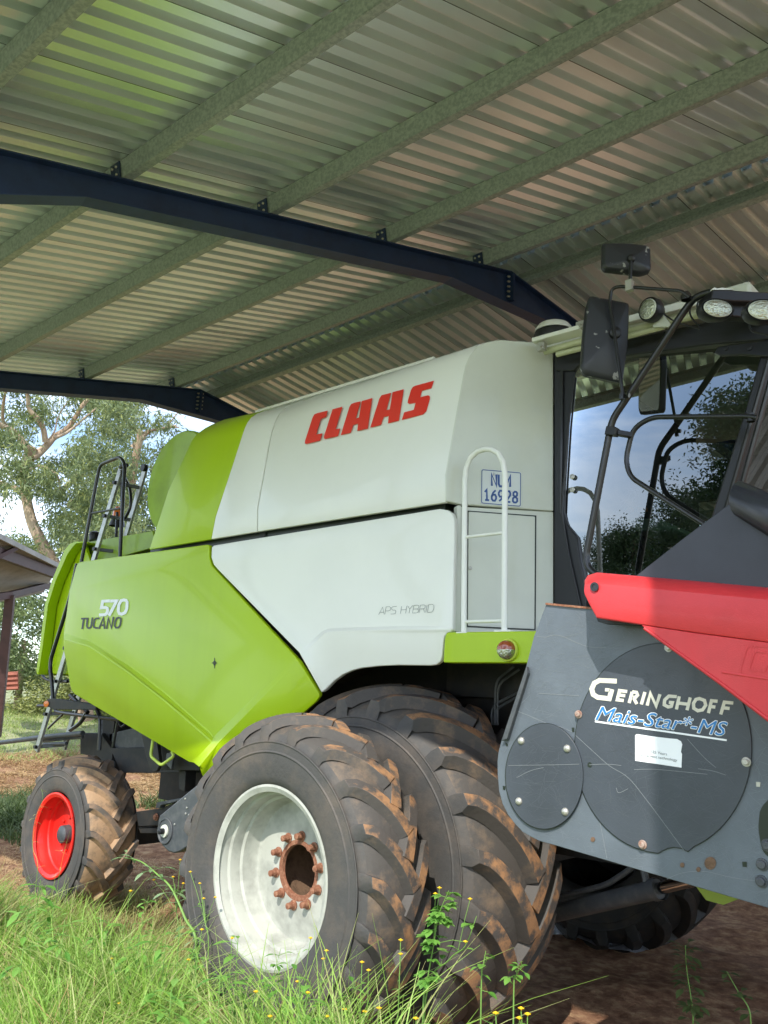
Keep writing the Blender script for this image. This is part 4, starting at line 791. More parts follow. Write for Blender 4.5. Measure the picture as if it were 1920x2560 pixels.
b = MB(); b.tube([rp(p, RY+.004) for p in Q('F', (1392, 1357), (1560, 1478), (1700, 1585))], .006, 8); b.tube([rp(p, RY+.004) for p in Q('F', (1545, 1410+60), (1560, 1452), (1800, 1488))][1:], .004, 6); b.build('snout_bead', M['red'], header, smooth=60)
b = MB(); b.lathe([(.0, .017), (-.003, .017), (-.003, .010), (.0, .0095), (.0, .001)], UY(Q('a5', (327, 1803))[0], RY-.005), (0, 1, 0), 18); b.build('snout_hole', M['blackmetal'], header)
strokes('embossed_letter', [rnd([(1760, 330), (1535, 318), (1490, 480), (1530, 500), (1760, 530)], 40)[1:-1], rnd([(1760, 370), (1580, 352), (1545, 460), (1640, 475), (1650, 435)], 20)[1:]], 7, 'a6', (0, RY+.004, 0), nY, .002, M['red'], header)
hpoly('a6', [(640, 140), (900, 185), (900, 200), (700, 190), (650, 175)], RY+.08, .03, 'snout_bracket', M['black'])
# black rubber shield with rolled lip
sh = [UY(p, -.10) for p in Q('a5', (610, 1745), (1000, 1435), (1360, 1165), (1750, 1390), (2400, 1700), (2400, 2050), (1659, 1855), (1000, 1790))]
b = MB(); b.prism(sh, (0, .012, 0)); b.build('gathering_shield', M['shield'], header, smooth=20, bevel=.003)
L0 = Q('a5', (1362, 1100), (1375, 1050), (1395, 1015), (1425, 993), (1450, 990)); L1 = Q('a5', (2400, 1560), (2400, 1480), (2400, 1430), (2400, 1380), (2400, 1370))
bt0 = Q('a5', (1362, 1165), (1375, 1215), (1400, 1250)); bt1 = Q('a5', (2400, 1700), (2400, 1800), (2400, 1880))
rows = []
ys = (-.10, -.135, -.155, -.165, -.16, -.14, -.09, -.05)
for p, q, y in zip(bt0[::-1]+L0, bt1[::-1]+L1, (-.125, -.15, -.165, -.175, -.17, -.15, -.11, -.06)): rows.append([UY(p, y), UY(((p[0]+q[0])/2, (p[1]+q[1])/2), y), UY(q, y)])
b = MB(); b.grid(rows); b.build('shield_lip', M['shield'], header, smooth=60, solid=.006)

# ================================================================== SHED
shed = thing('open_shed', 'open steel shed with navy rafters, galvanised purlins and a corrugated roof over the combine', 'shed')
E_ = Vector((1, .0528, .052)); SA = UZ((1267, 683), 5.4); D1 = Vector((.22, 1, .17)); D2 = Vector((.22, 1, -.25))
N1 = E_.cross(D1).normalized(); N2 = E_.cross(D2).normalized()
def SP(a, b, h): return SA+E_*a+(D1*b+N1*h if b <= 0 else D2*b+N2*h)
A0, A1 = -4.62, 6.3; B0, B1 = -4.83, 4.9; BAY = 4.07
def purlin(bp, far=False):
    D = D2 if far else D1; N_ = N2 if far else N1; s = -1 if far else 1
    b = MB(); n = 1
    a, c = A0+.02, A1
    p, q = SA+E_*a+D*bp, SA+E_*c+D*bp
    def bx(off, w, h0, h1): b.beam(p+D*off+N_*((h0+h1)/2), q+D*off+N_*((h0+h1)/2), w, h1-h0, up=tuple(N_))
    bx(0, .006, .004, .118); bx(s*.028, .056, .0, .005); bx(s*.028, .056, .117, .121); bx(s*.054, .004, .0, .02)
    o = b.build('purlin', M['galv'], shed, smooth=0)
    return o
for i, bp in enumerate((-.30, -1.26, -2.235, -3.21, -4.18, -4.78)): purlin(bp)
for bp in (.22, 1.2, 2.2, 3.2, 4.2, 4.8): purlin(bp, True)
def sheet(D, N_, b0, b1, sgn):
    P = .1335; V = []; a = A0
    prof = []
    while a < A1: prof += [(a, 0), (a+P*.50, 0), (a+P*.56, .052), (a+P*.94, .052)]; a += P
    rows = []
    for bb in np.linspace(b0, b1, 9):
        rows.append([SA+E_*x+D*bb+N_*(.1235+h) for x, h in prof])
    b = MB(); b.grid(rows, m=0); x = A0+P*.505
    while x < A1:
        p, q = SA+E_*x+D*b0+N_*.1215, SA+E_*x+D*b1+N_*.1215; b.add([p, p+E_*.005, q+E_*.005, q], [(0, 1, 2, 3)], 1); x += P*5
    return b.build('roof_sheet', [M['sheet'], M['decal_black']], shed, smooth=0, solid=0)
sheet(D1, N1, -4.86, -.0, 1); sheet(D2, N2, .0, 4.9, -1)
b = MB(); b.grid([[SA+E_*a+D1*-.16+N1*.165 for a in (A0, A1)], [SA+E_*a+Vector((0, 0, .185)) for a in (A0, A1)], [SA+E_*a+D2*.16+N2*.165 for a in (A0, A1)]]); b.build('ridge_cap', M['sheet'], shed, smooth=0)
def rafter(a):
    b = MB()
    P = [SP(a, -4.8, -.012), SP(a, -.0001, -.012), SA+E_*a+D2*4.8+N2*-.012]
    K = [SP(a, -4.8, -.15), SP(a, -4.16, -.17), SP(a, -4.15, -.33), SP(a, -3.42, -.172), SP(a, -.66, -.172), SA+E_*a+D2*.66+N2*-.172, SA+E_*a+D2*3.9+N2*-.172, SA+E_*a+D2*4.8+N2*-.5]
    wv = E_.normalized()
    b.prism([P[0]+wv*.005, P[1]+wv*.005, P[2]+wv*.005, *[q+wv*.005 for q in K[::-1]]], tuple(-wv*.010))
    for i in range(2): b.beam(P[i]+Vector((0, 0, .006)), P[i+1]+Vector((0, 0, .006)), .11, .011, up=(0, 0, 1))
    for i in range(7):
        if i != 1: b.beam(K[i]-Vector((0, 0, .006)), K[i+1]-Vector((0, 0, .006)), .12, .011, up=(0, 0, 1))
    o = b.build('rafter', M['navy'], shed, smooth=0)
    b = MB(); cpt = SA+E_*a
    b.beam(cpt+Vector((0, 0, -.02)), cpt+Vector((0, 0, -.275)), .15, .024, up=(0, 1, 0)); b.build('apex_plate', M['navy'], o)
    for i in range(5):
        for sx in (-.04, .04):
            b = MB(); c = cpt+Vector((0, 0, -.05-.046*i))+E_*sx; dd = D1.normalized(); b.lathe([(-.03, .010), (.03, .010), (.04, .007), (.04, .001)], c, tuple(dd), 8); b.lathe([(-.04, .001), (-.04, .008), (.03, .008)], c, tuple(dd), 8); b.build('rafter_bolt', M['bolt'], o)
    for bp in (-.30, -1.26, -2.235, -3.21, -4.18):
        b = MB(); c = SP(a, bp, .055)+D1*-.012; b.beam(c-E_*.045, c+E_*.045, .008, .11, up=tuple(N1)); cl = b.build('purlin_cleat', M['navy'], o)
        for sx in (-.02, .02):
            for sz in (-.025, .025):
                b = MB(); b.lathe([(0, .009), (-.010, .008), (-.010, .001)], c+E_*sx+N1*sz-D1*.004, tuple(D1.normalized()), 8); b.build('cleat_bolt', M['bolt'], cl)
    return o
for a in (0, -BAY): rafter(a)
rafter(5.2)
for a in (0, -BAY, 5.2):
    for bp, D in ((-4.05, D1), (4.8, D2)):
        p = SA+E_*a+D*bp+Vector((0, 0, -.3)); b = MB()
        b.box((p.x, p.y, p.z/2-.3), (.012, .2, p.z+.6)); b.box((p.x, p.y-.1, p.z/2-.3), (.12, .012, p.z+.6)); b.box((p.x, p.y+.1, p.z/2-.3), (.12, .012, p.z+.6))
        b.build('post', M['navy'], shed, smooth=0)

rows = []
for k in range(170):
    x_ = -1.2+k*.045; q = SA+E_*x_+D2*4.75; o_ = Vector((-.05, .2, 0)).normalized()*(.03 if k % 4 < 2 else 0); rows.append([Vector((q.x+o_.x, q.y+o_.y, z)) for z in (-.3, q.z+.1)])
b = MB(); b.grid(rows); b.build('shade_wall', M['oldroof'], shed, smooth=0)  # unseen wall added at the far eave to darken roof and ground
pole = MB(); pole.lathe([(-.5, .225), (3, .215), (7, .20), (7.2, .19), (7.2, .001)], (3.93, -3.32, .3), (0, 0, 1), 20); tag(pole.build('shadow_pole', mat('shadow_pole_brown', (.16, .12, .09), .9, var=.4, vscale=5, stretch=(1, 1, .2))), 'thick unseen pole added right of the camera to shade the header end', 'pole')  # unseen pole added so its shadow falls across the right of the header
# ================================================================== GROUND
def sstep(x, a, b): t = np.clip((x-a)/(b-a), 0, 1); return t*t*(3-2*t)
def gh(x, y):
    x = np.asarray(x, float); y = np.asarray(y, float)
    bank = .36*sstep(-y, .02, .62)*(1-.75*sstep(x, 1.4, 3.2))*(1-.5*sstep(-x, 3.0, 6.0))
    far = 1.05*sstep(-x, 7, 21)+.03*np.maximum(0, -x-21)
    n = .02*np.sin(x*1.7+y*.9)+.015*np.sin(x*3.9-y*2.7)+.012*np.sin(y*5.1+x*.6)+.01*np.sin(8.3*x+1.3*y)*np.cos(7.1*y)
    return bank+far+n*(1-.6*sstep(-x, 8, 30))-.02
g1 = np.concatenate([-np.geomspace(9, 900, 60)[::-1], np.linspace(-8.9, 6, 190), np.geomspace(6.1, 900, 50)])
g2 = np.concatenate([-np.geomspace(5, 900, 55)[::-1], np.linspace(-4.9, 6, 150), np.geomspace(6.1, 900, 60)])
XX, YY = np.meshgrid(g1, g2); ZZ = gh(XX, YY)+.006*rng.standard_normal(XX.shape)*(np.abs(XX) < 10); ZZ = np.minimum(ZZ, 9)
V = np.stack([XX, YY, ZZ], -1).reshape(-1, 3); nx, ny = len(g1), len(g2); I = np.arange(nx*ny).reshape(ny, nx)
F = np.stack([I[:-1, :-1], I[:-1, 1:], I[1:, 1:], I[1:, :-1]], -1).reshape(-1, 4)
def groundmat():
    m = bpy.data.materials.new('red_soil_and_turf'); m.use_nodes = True; nt = m.node_tree; N = nt.nodes; L = nt.links; b = N['Principled BSDF']; b.inputs['Roughness'].default_value = .95; b.inputs['Specular IOR Level'].default_value = .15
    g = N.new('ShaderNodeNewGeometry'); sp = N.new('ShaderNodeSeparateXYZ'); L.new(g.outputs['Position'], sp.inputs[0])
    def noise(sc, det=6): n = N.new('ShaderNodeTexNoise'); n.inputs['Scale'].default_value = sc; n.inputs['Detail'].default_value = det; n.inputs['Roughness'].default_value = .65; L.new(g.outputs['Position'], n.inputs['Vector']); return n.outputs['Fac']
    def ramp(f, c): r = N.new('ShaderNodeValToRGB'); el = r.color_ramp.elements; el[0].position = c[0][0]; el[0].color = (*c[0][1], 1); el[1].position = c[-1][0]; el[1].color = (*c[-1][1], 1); [setattr(el.new(p), 'color', (*k, 1)) for p, k in c[1:-1]]; L.new(f, r.inputs[0]); return r.outputs[0]
    soil = ramp(noise(9), [(.34, (.15, .074, .042)), (.5, (.26, .142, .082)), (.60, (.37, .23, .13)), (.70, (.42, .29, .17))])
    turf = ramp(noise(2.2), [(.35, (.16, .19, .09)), (.5, (.26, .29, .15)), (.65, (.38, .36, .22)), (.75, (.44, .35, .24))])
    def mth(op, a, b_=None, c=None):
        n = N.new('ShaderNodeMath'); n.operation = op
        for i, v in enumerate((a, b_, c)):
            if v is None: continue
            if isinstance(v, (int, float)): n.inputs[i].default_value = v
            else: L.new(v, n.inputs[i])
        return n.outputs[0]
    wob = mth('MULTIPLY', mth('SUBTRACT', noise(.5, 4), .5), 7)
    fx = mth('ADD', mth('MULTIPLY', sp.outputs[0], -1), wob); m1 = N.new('ShaderNodeMapRange'); m1.interpolation_type = 'SMOOTHSTEP'; m1.inputs['From Min'].default_value = 12.5; m1.inputs['From Max'].default_value = 14; L.new(fx, m1.inputs['Value'])
    wob2 = mth('MULTIPLY', mth('SUBTRACT', noise(1.5, 4), .5), 2)
    fy = mth('ADD', mth('MULTIPLY', sp.outputs[1], -1), wob2); m2 = N.new('ShaderNodeMapRange'); m2.interpolation_type = 'SMOOTHSTEP'; m2.inputs['From Min'].default_value = .1; m2.inputs['From Max'].default_value = .9; L.new(fy, m2.inputs['Value'])
    mk = mth('MAXIMUM', m1.outputs[0], m2.outputs[0]); mxx = N.new('ShaderNodeMix'); mxx.data_type = 'RGBA'; L.new(mk, mxx.inputs[0]); L.new(soil, mxx.inputs[6]); L.new(turf, mxx.inputs[7]); L.new(mxx.outputs[2], b.inputs['Base Color'])
    bp = N.new('ShaderNodeBump'); bp.inputs['Strength'].default_value = .7; bp.inputs['Distance'].default_value = .03; L.new(noise(25, 8), bp.inputs['Height']); L.new(bp.outputs[0], b.inputs['Normal']); return m
ground = fast_mesh('ground', V, F, groundmat(), smooth=True); tag(ground, kind='structure')

# ================================================================== GRASS (uncountable)
def blades(name, pts, hmin, hmax, wmin, wmax, m, bend=.5, nseg=3, tuft=None, splay=.5, label=None, cat='grass'):
    n = len(pts); P = pts; h = rng.uniform(hmin, hmax, n)*(rng.uniform(.6, 1, n))*(.78+.3*np.sin(P[:, 0]*3.1+1)*np.sin(P[:, 1]*4.3+P[:, 0])); w = rng.uniform(wmin, wmax, n); az = rng.uniform(0, 2*np.pi, n); ln = np.abs(rng.normal(0, splay, n)); bd = rng.uniform(.1, 1, n)*bend
    dx, dy = np.cos(az), np.sin(az); px, py = -dy, dx; tw = rng.uniform(0, np.pi, n); px, py = np.cos(tw), np.sin(tw); V = []
    for k in range(nseg+1):
        t = k/nseg; out = h*(ln*t+bd*t*t); z = h*(t-.32*bd*t*t); ww = w*(1-t**1.5)*.5+.0006
        c = np.stack([P[:, 0]+dx*out, P[:, 1]+dy*out, P[:, 2]+z], -1); V.append(c-np.stack([px*ww, py*ww, 0*ww], -1)); V.append(c+np.stack([px*ww, py*ww, 0*ww], -1))
    V = np.stack(V, 1).reshape(-1, 3); base = (np.arange(n)*(2*(nseg+1)))[:, None]
    F = np.concatenate([base+np.array([[2*k, 2*k+1, 2*k+3, 2*k+2]]) for k in range(nseg)], 0)
    o = fast_mesh(name, V, F, m); tag(o, label, cat, kind='stuff'); return o
def scatter(ntuft, per, f, spread):
    out = []
    while len(out) < ntuft:
        p = f()
        if p is not None: out.append(p)
    T = np.array(out); T = np.repeat(T, per, 0)+rng.normal(0, spread, (ntuft*per, 2)); return np.column_stack([T, gh(T[:, 0], T[:, 1])])
def vis_area(x0, x1, y0, y1, dens):
    def f():
        x = rng.uniform(x0, x1); y = rng.uniform(y0, y1)
        if math.hypot(x-CP[0], y-CP[1]) < 1.5: return None
        return (x, y) if rng.uniform() < dens(x, y) else None
    return f
tuftn = lambda x, y: .35+.65*(math.sin(x*2.3+1)*math.sin(y*2.9+2*x) > -.25)
g = np.concatenate([scatter(3300, 15, vis_area(-5.2, 1.5, -2.0, -.10, lambda x, y: tuftn(x, y)*(1 if y < -.22 else .6)), .035),
                    scatter(260, 12, vis_area(-3.0, -1.0, -.12, .5, lambda x, y: .5), .03)])
blades('grass', g, .20, .46, .005, .012, M['grass'], .8, 4, splay=.35, label='lush green grass growing in front of the wheels in the sun')
def bladept():
    x = rng.uniform(-.9, 1.45); y = rng.uniform(-.80, -.14)
    return (x, y) if tuftn(x*1.7, y*2)*rng.uniform() > .25 else None
g = scatter(330, 8, bladept, .03); blades('tall_grass', g, .40, .78, .005, .011, M['grass'], 1.0, 5, splay=.40, label='long green grass blades arching up in front of the dual wheels')
g = scatter(1500, 11, vis_area(-7, 9, -9, -1.6, lambda x, y: 1), .08); blades('yard_grass', g, .10, .28, .008, .016, M['grass'], .8, 3, splay=.5, label='grass of the open yard on the photographer side of the shed')
g = scatter(150, 5, vis_area(-4.2, 1.3, -1.6, -.15, lambda x, y: 1), .04); blades('dry_stalks', g, .25, .52, .003, .006, M['straw'], .7, 4, splay=.35, label='dry tan stalks standing among the green foreground grass')
g = scatter(1500, 14, vis_area(-6.5, -1.6, -.9, .62, lambda x, y: .8), .05)
g = np.concatenate([g, scatter(900, 13, vis_area(-4.2, -1.0, -.4, 1.5, lambda x, y: tuftn(x, y)), .05)]); blades('dry_grass', g, .12, .34, .003, .006, leafmat('dry_grass_blades', [(.28, .34, .08), (.42, .40, .16), (.55, .45, .22)], .3), .9, 3, splay=.6, label='short dry yellow green grass around the muddy rear wheel')
g = scatter(520, 9, vis_area(1.3, 3.4, -2.0, .9, lambda x, y: .8), .04)
blades('low_grass', g, .05, .16, .003, .006, M['grass'], .8, 3, splay=.5, label='short sparse grass at the foot of the header')
def farpt():
    x = -rng.uniform(12.5, 24); y = rng.uniform(1, 17); return (x, y)
g = scatter(5000, 9, farpt, .12)
blades('far_grass', g, .06, .16, .010, .02, M['grass_far'], .6, 2, splay=.6, label='sunlit field grass beyond the combine')
def strpt(): return (-rng.uniform(8.5, 13.4), rng.uniform(1.5, 8))
g = scatter(6000, 9, strpt, .15)
blades('straw', g, .03, .08, .010, .020, M['straw'], 2.5, 2, splay=2.5, label='strip of scattered dry straw on the track behind the rear wheel', cat='straw')
def nearstraw(): return (rng.uniform(-6.6, -1.0), rng.uniform(-.1, 2.6))
g = scatter(1700, 9, nearstraw, .12); blades('dry_litter', g, .02, .09, .003, .007, M['straw'], 2.0, 2, splay=1.6, label='dry grass litter on the bare soil between the wheels', cat='litter')
def shadept(): return (rng.uniform(-8.5, -4.5), rng.uniform(4.6, 9.5)) if rng.uniform() < .7 else (rng.uniform(-9.5, -6.2), rng.uniform(1.9, 3.3))
g = scatter(1300, 10, shadept, .07)
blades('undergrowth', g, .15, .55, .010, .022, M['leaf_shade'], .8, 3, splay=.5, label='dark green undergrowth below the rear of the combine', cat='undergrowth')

# ================================================================== LEAVES / TREES
def leafquads(C, ln, wd, droop=.7, cluster=None):
    n = len(C); az = rng.uniform(0, 2*np.pi, n); el = -np.abs(rng.normal(droop, .45, n)); L = rng.uniform(.6, 1, n)*ln; W = rng.uniform(.7, 1, n)*wd
    d = np.stack([np.cos(az)*np.cos(el), np.sin(az)*np.cos(el), np.sin(el)], -1); r = rng.normal(0, 1, (n, 3)); s = np.cross(d, r); s /= np.linalg.norm(s, axis=1)[:, None]+1e-9
    a = C; m_ = C+d*(L*.45)[:, None]; e = C+d*L[:, None]; hw = s*(W*.5)[:, None]
    V = np.stack([a, m_-hw, e, m_+hw], 1).reshape(-1, 3); F = np.arange(n*4).reshape(-1, 4); return V, F
def branch_tree(name, label, cat, base, branches, clusters, nl, ln, wd, lm, group=None, bark=None, droop=.7):
    t = thing(name, label, cat, group); b = MB()
    for pts, r in branches:
        P = smooth_path(pts, 5); rs = np.interp(np.linspace(0, 1, len(P)), np.linspace(0, 1, len(r)), r); b.tube(P, list(rs), 8)
    b.build('trunk', bark or M['bark'], t, smooth=60)
    C = []
    for c, rad in clusters:
        k = max(1, int(nl*rad**2)); sub = max(2, k//28); cc = np.array(c)+rng.normal(0, rad*.5, (sub, 3))*np.array([1, 1, .6]); q = np.repeat(cc, 28, 0)+rng.normal(0, .16*max(rad, .8), (sub*28, 3)); C.append(q)
    C = np.concatenate(C); V, F = leafquads(C, ln, wd, droop); fast_mesh('crown', V, F, lm, t); return t
def A1p(p, dep): return UD(Q('a1', p)[0], dep)
D_ = 21
def br(crop, pts, dep, r, dj=0): return ([UD(q, dep+dj*i) for i, q in enumerate(Q(crop, *pts))], r)
brs = [br('s', [(215, 1800), (200, 1650), (160, 1470), (128, 1400), (100, 1350), (75, 1290), (60, 1200), (66, 1150), (84, 1118)], D_, [.20, .18, .13, .11]),
  br('a1', [(330, 760), (400, 720), (500, 620), (570, 545), (720, 440), (850, 230), (960, 110), (1050, 20)], D_, [.11, .09, .06, .035], .15),
  br('a1', [(300, 760), (280, 670), (200, 560), (120, 480), (0, 420), (-100, 300)], D_, [.11, .08, .05], -.15),
  br('a1', [(470, 600), (450, 470), (400, 370), (310, 270), (290, 170), (285, 60)], D_, [.08, .06, .04], -.1), br('a1', [(230, 1140), (180, 1090), (100, 1060), (0, 1020), (-90, 1000)], D_, [.09, .06, .04]),
  br('a1', [(150, 480), (40, 400), (30, 250), (60, 60)], D_, [.05, .03], -.2), br('a1', [(560, 560), (700, 500), (880, 350), (1000, 250)], D_, [.05, .03, .02], .2),
  br('a1', [(420, 690), (560, 500), (600, 350), (700, 180)], D_, [.03, .02, .01], .1), br('a1', [(300, 900), (380, 850), (500, 880), (600, 960), (620, 1100)], D_, [.05, .03, .02], .1)]
cl = []
for i in range(125):
    px = rng.uniform(-60, 330); py = rng.uniform(900, 1400)
    if 1235 < py < 1330 and px < 90 and rng.uniform() < .7: continue
    cl.append((tuple(UD((px, py), D_+rng.uniform(-1.6, 2.4))), rng.uniform(.28, .55)))
branch_tree('gum_tree', 'tall gum tree with a pale peeling forked trunk rising behind the rusty roof', 'tree', None, brs, cl, 1450, .22, .042, M['leaf_far'])
brs = [br('s', [(330, 1800), (330, 1600), (325, 1400), (322, 1280), (335, 1170), (352, 1080)], 25, [.24, .2, .14, .1]),
  br('a1', [(1100, 1330), (700, 1260), (820, 1180), (1000, 1120), (1200, 1010)][1:], 25, [.07, .09, .07, .04]), br('s', [(325, 1330), (240, 1290), (170, 1262)], 25, [.1, .08]),
  br('a1', [(1380, 660), (1440, 590), (1490, 540), (1420, 470), (1240, 420), (1180, 300), (1150, 120)], 25, [.10, .07, .05, .03]), br('a1', [(1490, 540), (1560, 490), (1700, 455), (1830, 430)], 25, [.06, .04, .03]),
  br('a8', [(740, 450), (800, 400), (850, 340), (910, 260)], 25, [.03, .015]), br('a8', [(540, 560), (610, 470), (790, 430), (890, 425)], 25, [.07, .04, .02]), br('a1', [(620, 1140), (760, 1000), (900, 880), (1000, 800)], 25, [.06, .1, .05])]
cl = [(tuple(UD((rng.uniform(200, 420), rng.uniform(900, 1420)), 25+rng.uniform(-2, 3))), rng.uniform(.3, .6)) for i in range(74)]+[(tuple(UD((rng.uniform(400, 600), rng.uniform(940, 1120)), 26+rng.uniform(-2, 3))), rng.uniform(.2, .42)) for i in range(12)]
branch_tree('gum_tree', 'gum tree with thin dead twigs seen above the round green screen', 'tree', None, brs, cl, 1150, .24, .05, M['leaf_far'])
cl = [(tuple(UD((rng.uniform(150, 520), rng.uniform(1270, 1560)), 30+rng.uniform(-2, 3))), rng.uniform(.6, 1.1)) for i in range(40)]
branch_tree('shade_tree', 'darker leafy tree filling in below the gum trees behind the hand rail', 'tree', None, [br('s', [(300, 1830), (310, 1600), (300, 1400)], 30, [.12, .1, .06])], cl, 520, .26, .07, M['leaf_dark'])
cl = [(tuple(UD((rng.uniform(-120, 130), rng.uniform(1500, 1700)), 24+rng.uniform(-1.5, 2))), rng.uniform(.5, .9)) for i in range(34)]
branch_tree('bushy_tree', 'dense grey green bush under the rusty roof beside its post', 'bush', None, [br('s', [(40, 1790), (50, 1700), (60, 1600)], 24, [.12, .1, .05])], cl, 900, .17, .06, M['leaf_bush'], droop=.4)
cl = [(tuple(UD((rng.uniform(60, 420), rng.uniform(1700, 1778)), 23+rng.uniform(-1, 1.5))), rng.uniform(.35, .6)) for i in range(30)]
branch_tree('hedge_shrub', 'low yellow green scrub at the far edge of the grass', 'shrub', None, [br('s', [(200, 1800), (200, 1760)], 23, [.05, .03])], cl, 1300, .15, .05, leafmat('scrub_leaves', [(.16, .20, .06), (.32, .34, .10), (.12, .15, .05)], .3), droop=.0)
cl = [(tuple(UD((rng.uniform(420, 900), rng.uniform(1500, 1790)), 26+rng.uniform(-1, 2))), rng.uniform(.7, 1.2)) for i in range(26)]
branch_tree('bushy_tree', 'dark thicket standing straight behind the combine', 'bush', None, [br('s', [(600, 1800), (600, 1700), (620, 1600)], 26, [.12, .1, .05])], cl, 330, .2, .08, M['leaf_dark'], droop=.4)
# trees on the photographer's side (seen mirrored in the cab window)
def refl(p, dist):
    n_ = Vector(GN); o_ = UPL(p, GP, GN); d = (o_-Vector(CP)).normalized(); return o_+(d-2*d.dot(n_)*n_)*dist
for i, (xa, ya0, ya1, nm) in enumerate([((1760, 1860), 1000, 1420, 'tall dark tree'), ((1690, 1790), 1250, 1420, 'round dark tree'), ((1500, 1680), 1330, 1450, 'low dark tree')]):
    cl = []
    for k in range(60 if i == 0 else 34):
        yy = rng.uniform(ya0, ya1); fx = (yy-ya0)/(ya1-ya0); xl = xa[0]+(xa[1]-xa[0])*(1-fx)*.9 if i == 0 else xa[0]
        xx = rng.uniform(xl, xa[1]+(60 if i == 0 else 0)); cl.append((tuple(refl((xx, yy), 17+5*i+rng.uniform(-1, 1.5))), rng.uniform(.5, 1.0)))
    c0 = refl(((xa[0]+xa[1])/2, ya1), 17+5*i); branch_tree('field_tree', nm+' across the yard on the photographer\'s side, mirrored in the cab window', 'tree', None, [([Vector((c0.x, c0.y, -.3)), c0, c0+Vector((0, 0, 1.5))], [.25, .15, .08])], cl, 1300,   .15, .055, M['leaf_dark'], droop=.4)
# ================================================================== OLD SHED at the left edge
old = thing('rusty_shed', 'old lean-to with a weathered corrugated roof on dark red posts at the left edge', 'shed')
c4 = [UD(p, d) for p, d in (((-130, 1272), 13), ((148, 1412), 17.5), ((110, 1478), 19.5), ((-130, 1530), 17))]
nr = 60; rows = []
for i in range(nr*2+1):
    v = i/(nr*2); h = .022*math.sin(i*math.pi/2) if True else 0
    a = c4[0].lerp(c4[3], v); c = c4[1].lerp(c4[2], v); rows.append([a.lerp(c, u)+Vector((0, 0, .03*((i % 2)*2-1))) for u in (0, .5, 1)])
b = MB(); b.grid(rows); b.build('roof_sheet', M['oldroof'], old, smooth=60)
def ob(p, q, w, h, nm='beam', m='maroon'): b = MB(); b.beam(p, q, w, h); return b.build(nm, M[m], old, bevel=.005)
dz = Vector((0, 0, -.14))
ob(c4[0].lerp(c4[3], .13)+dz, c4[1].lerp(c4[2], .10)+dz, .12, .2); ob(c4[0]+dz*.2, c4[1]+dz*.2, .05, .10, 'fascia', 'oldroof')
pt = UD((26, 1487), 16.5); pb = UD((1, 1765), 16.5); ob(pt, Vector((pb.x, pb.y, pb.z-.6)), .17, .17, 'post'); ob(UD((-60, 1500), 15.5), pt, .12, .14); ob(pt, UD((122, 1463), 19), .1, .14); ob(UD((-20, 1400), 15), UD((40, 1370), 15.5), .08, .08)
# red trailer
tr = thing('trailer_box', 'faded red slatted crate standing behind the post of the rusty shed', 'crate')
tp = [UD(q, 19) for q in Q('a2', (18, 1462), (150, 1455), (156, 1608), (22, 1615))]
b = MB(); b.prism(tp, tuple(UD(Q('a2', (18, 1462))[0], 20)-UD(Q('a2', (18, 1462))[0], 19))); b.build('box', M['crate'], tr, bevel=.01)
for k in range(4):
    b = MB(); t = (k+.5)/4; p, q = tp[0].lerp(tp[3], t), tp[1].lerp(tp[2], t); o_ = Vector((.03, -.03, 0)); b.beam(p+o_, q+o_, .03, .05); b.build('slat', M['crate'], tr)
# ================================================================== WEEDS
def leaf(b, base, d, up, L, W, m=0):
    d = Vector(d).normalized(); s = d.cross(Vector(up)).normalized(); n = s.cross(d)
    pts = []
    for t, w in ((0, .05), (.2, .7), (.45, 1), (.7, .75), (1, .02)):
        c = Vector(base)+d*L*t-n*(L*.25*t*t); pts.append([c-s*W*w*.5+n*W*.1*w, c, c+s*W*w*.5+n*W*.1*w])
    b.grid(pts, m)
def weed(name, label, path, nl, L, W, lm, fl=(), r=.004, group=None, tri=False, start=.15):
    t = thing(name, label, 'plant', group); P = smooth_path(path, 6); b = MB(); n = len(P); b.tube(P, list(np.linspace(r, r*.35, n)), 6); b.build('stem', M['stem'], t, smooth=60)
    b = MB()
    for k in range(nl):
        i = int((start+(1-start)*rng.uniform())*(n-1)); c = P[i]; az = rng.uniform(0, 6.28); d = Vector((math.cos(az), math.sin(az), rng.uniform(-.2, .6))); s_ = rng.uniform(.55, 1)
        st_ = c+d.normalized()*L*rng.uniform(.1, .8); b.tube([c, st_], .0012, 4)
        for j in ((-.8, 0, .8) if tri else (0,)):
            dd = Vector((math.cos(az+j), math.sin(az+j), d.z-.2)); leaf(b, st_, dd, (0, 0, 1), L*s_, W*s_)
    b.build('leaves', lm, t, smooth=0)
    if fl:
        for q in fl:
            b = MB(); i = int(n*.6); b.tube([P[min(n-1, i)], P[i].lerp(q, .6)+Vector((0, 0, .01)), q], .0013, 5, m=1)
            for j in range(7):
                a = j*6.283/7; leaf(b, q, (math.cos(a), math.sin(a), .5), (0, 0, 1), .011, .009, 0)
            b.lathe([(-.004, .001), (0, .005), (.005, .005), (.007, .001)], q, (0, 0, 1), 8, m=0); b.build('flower', [M['flower'], M['stem']], t)
    return t
def PY(crop, pts, y): return [UY(q, y) for q in Q(crop, *pts)]
def root(p): return Vector((p.x, p.y, float(gh(p.x, p.y))-.02))
def grow(crop, pts, y): P = PY(crop, pts, y); return [root(P[0])]+P if P[0].z > float(gh(P[0].x, P[0].y)) else P
weed('leafy_weed', 'tall bright green leafy weed growing up in front of the inner tyre', grow('z8', [(170, 1020), (190, 900), (215, 760), (235, 640), (280, 530)], -.18), 46, .05, .036, M['leaf_weed'], [PY('z8', [q], -.18)[0] for q in ((352, 752), (222, 545), (240, 520))], tri=True, start=.3)
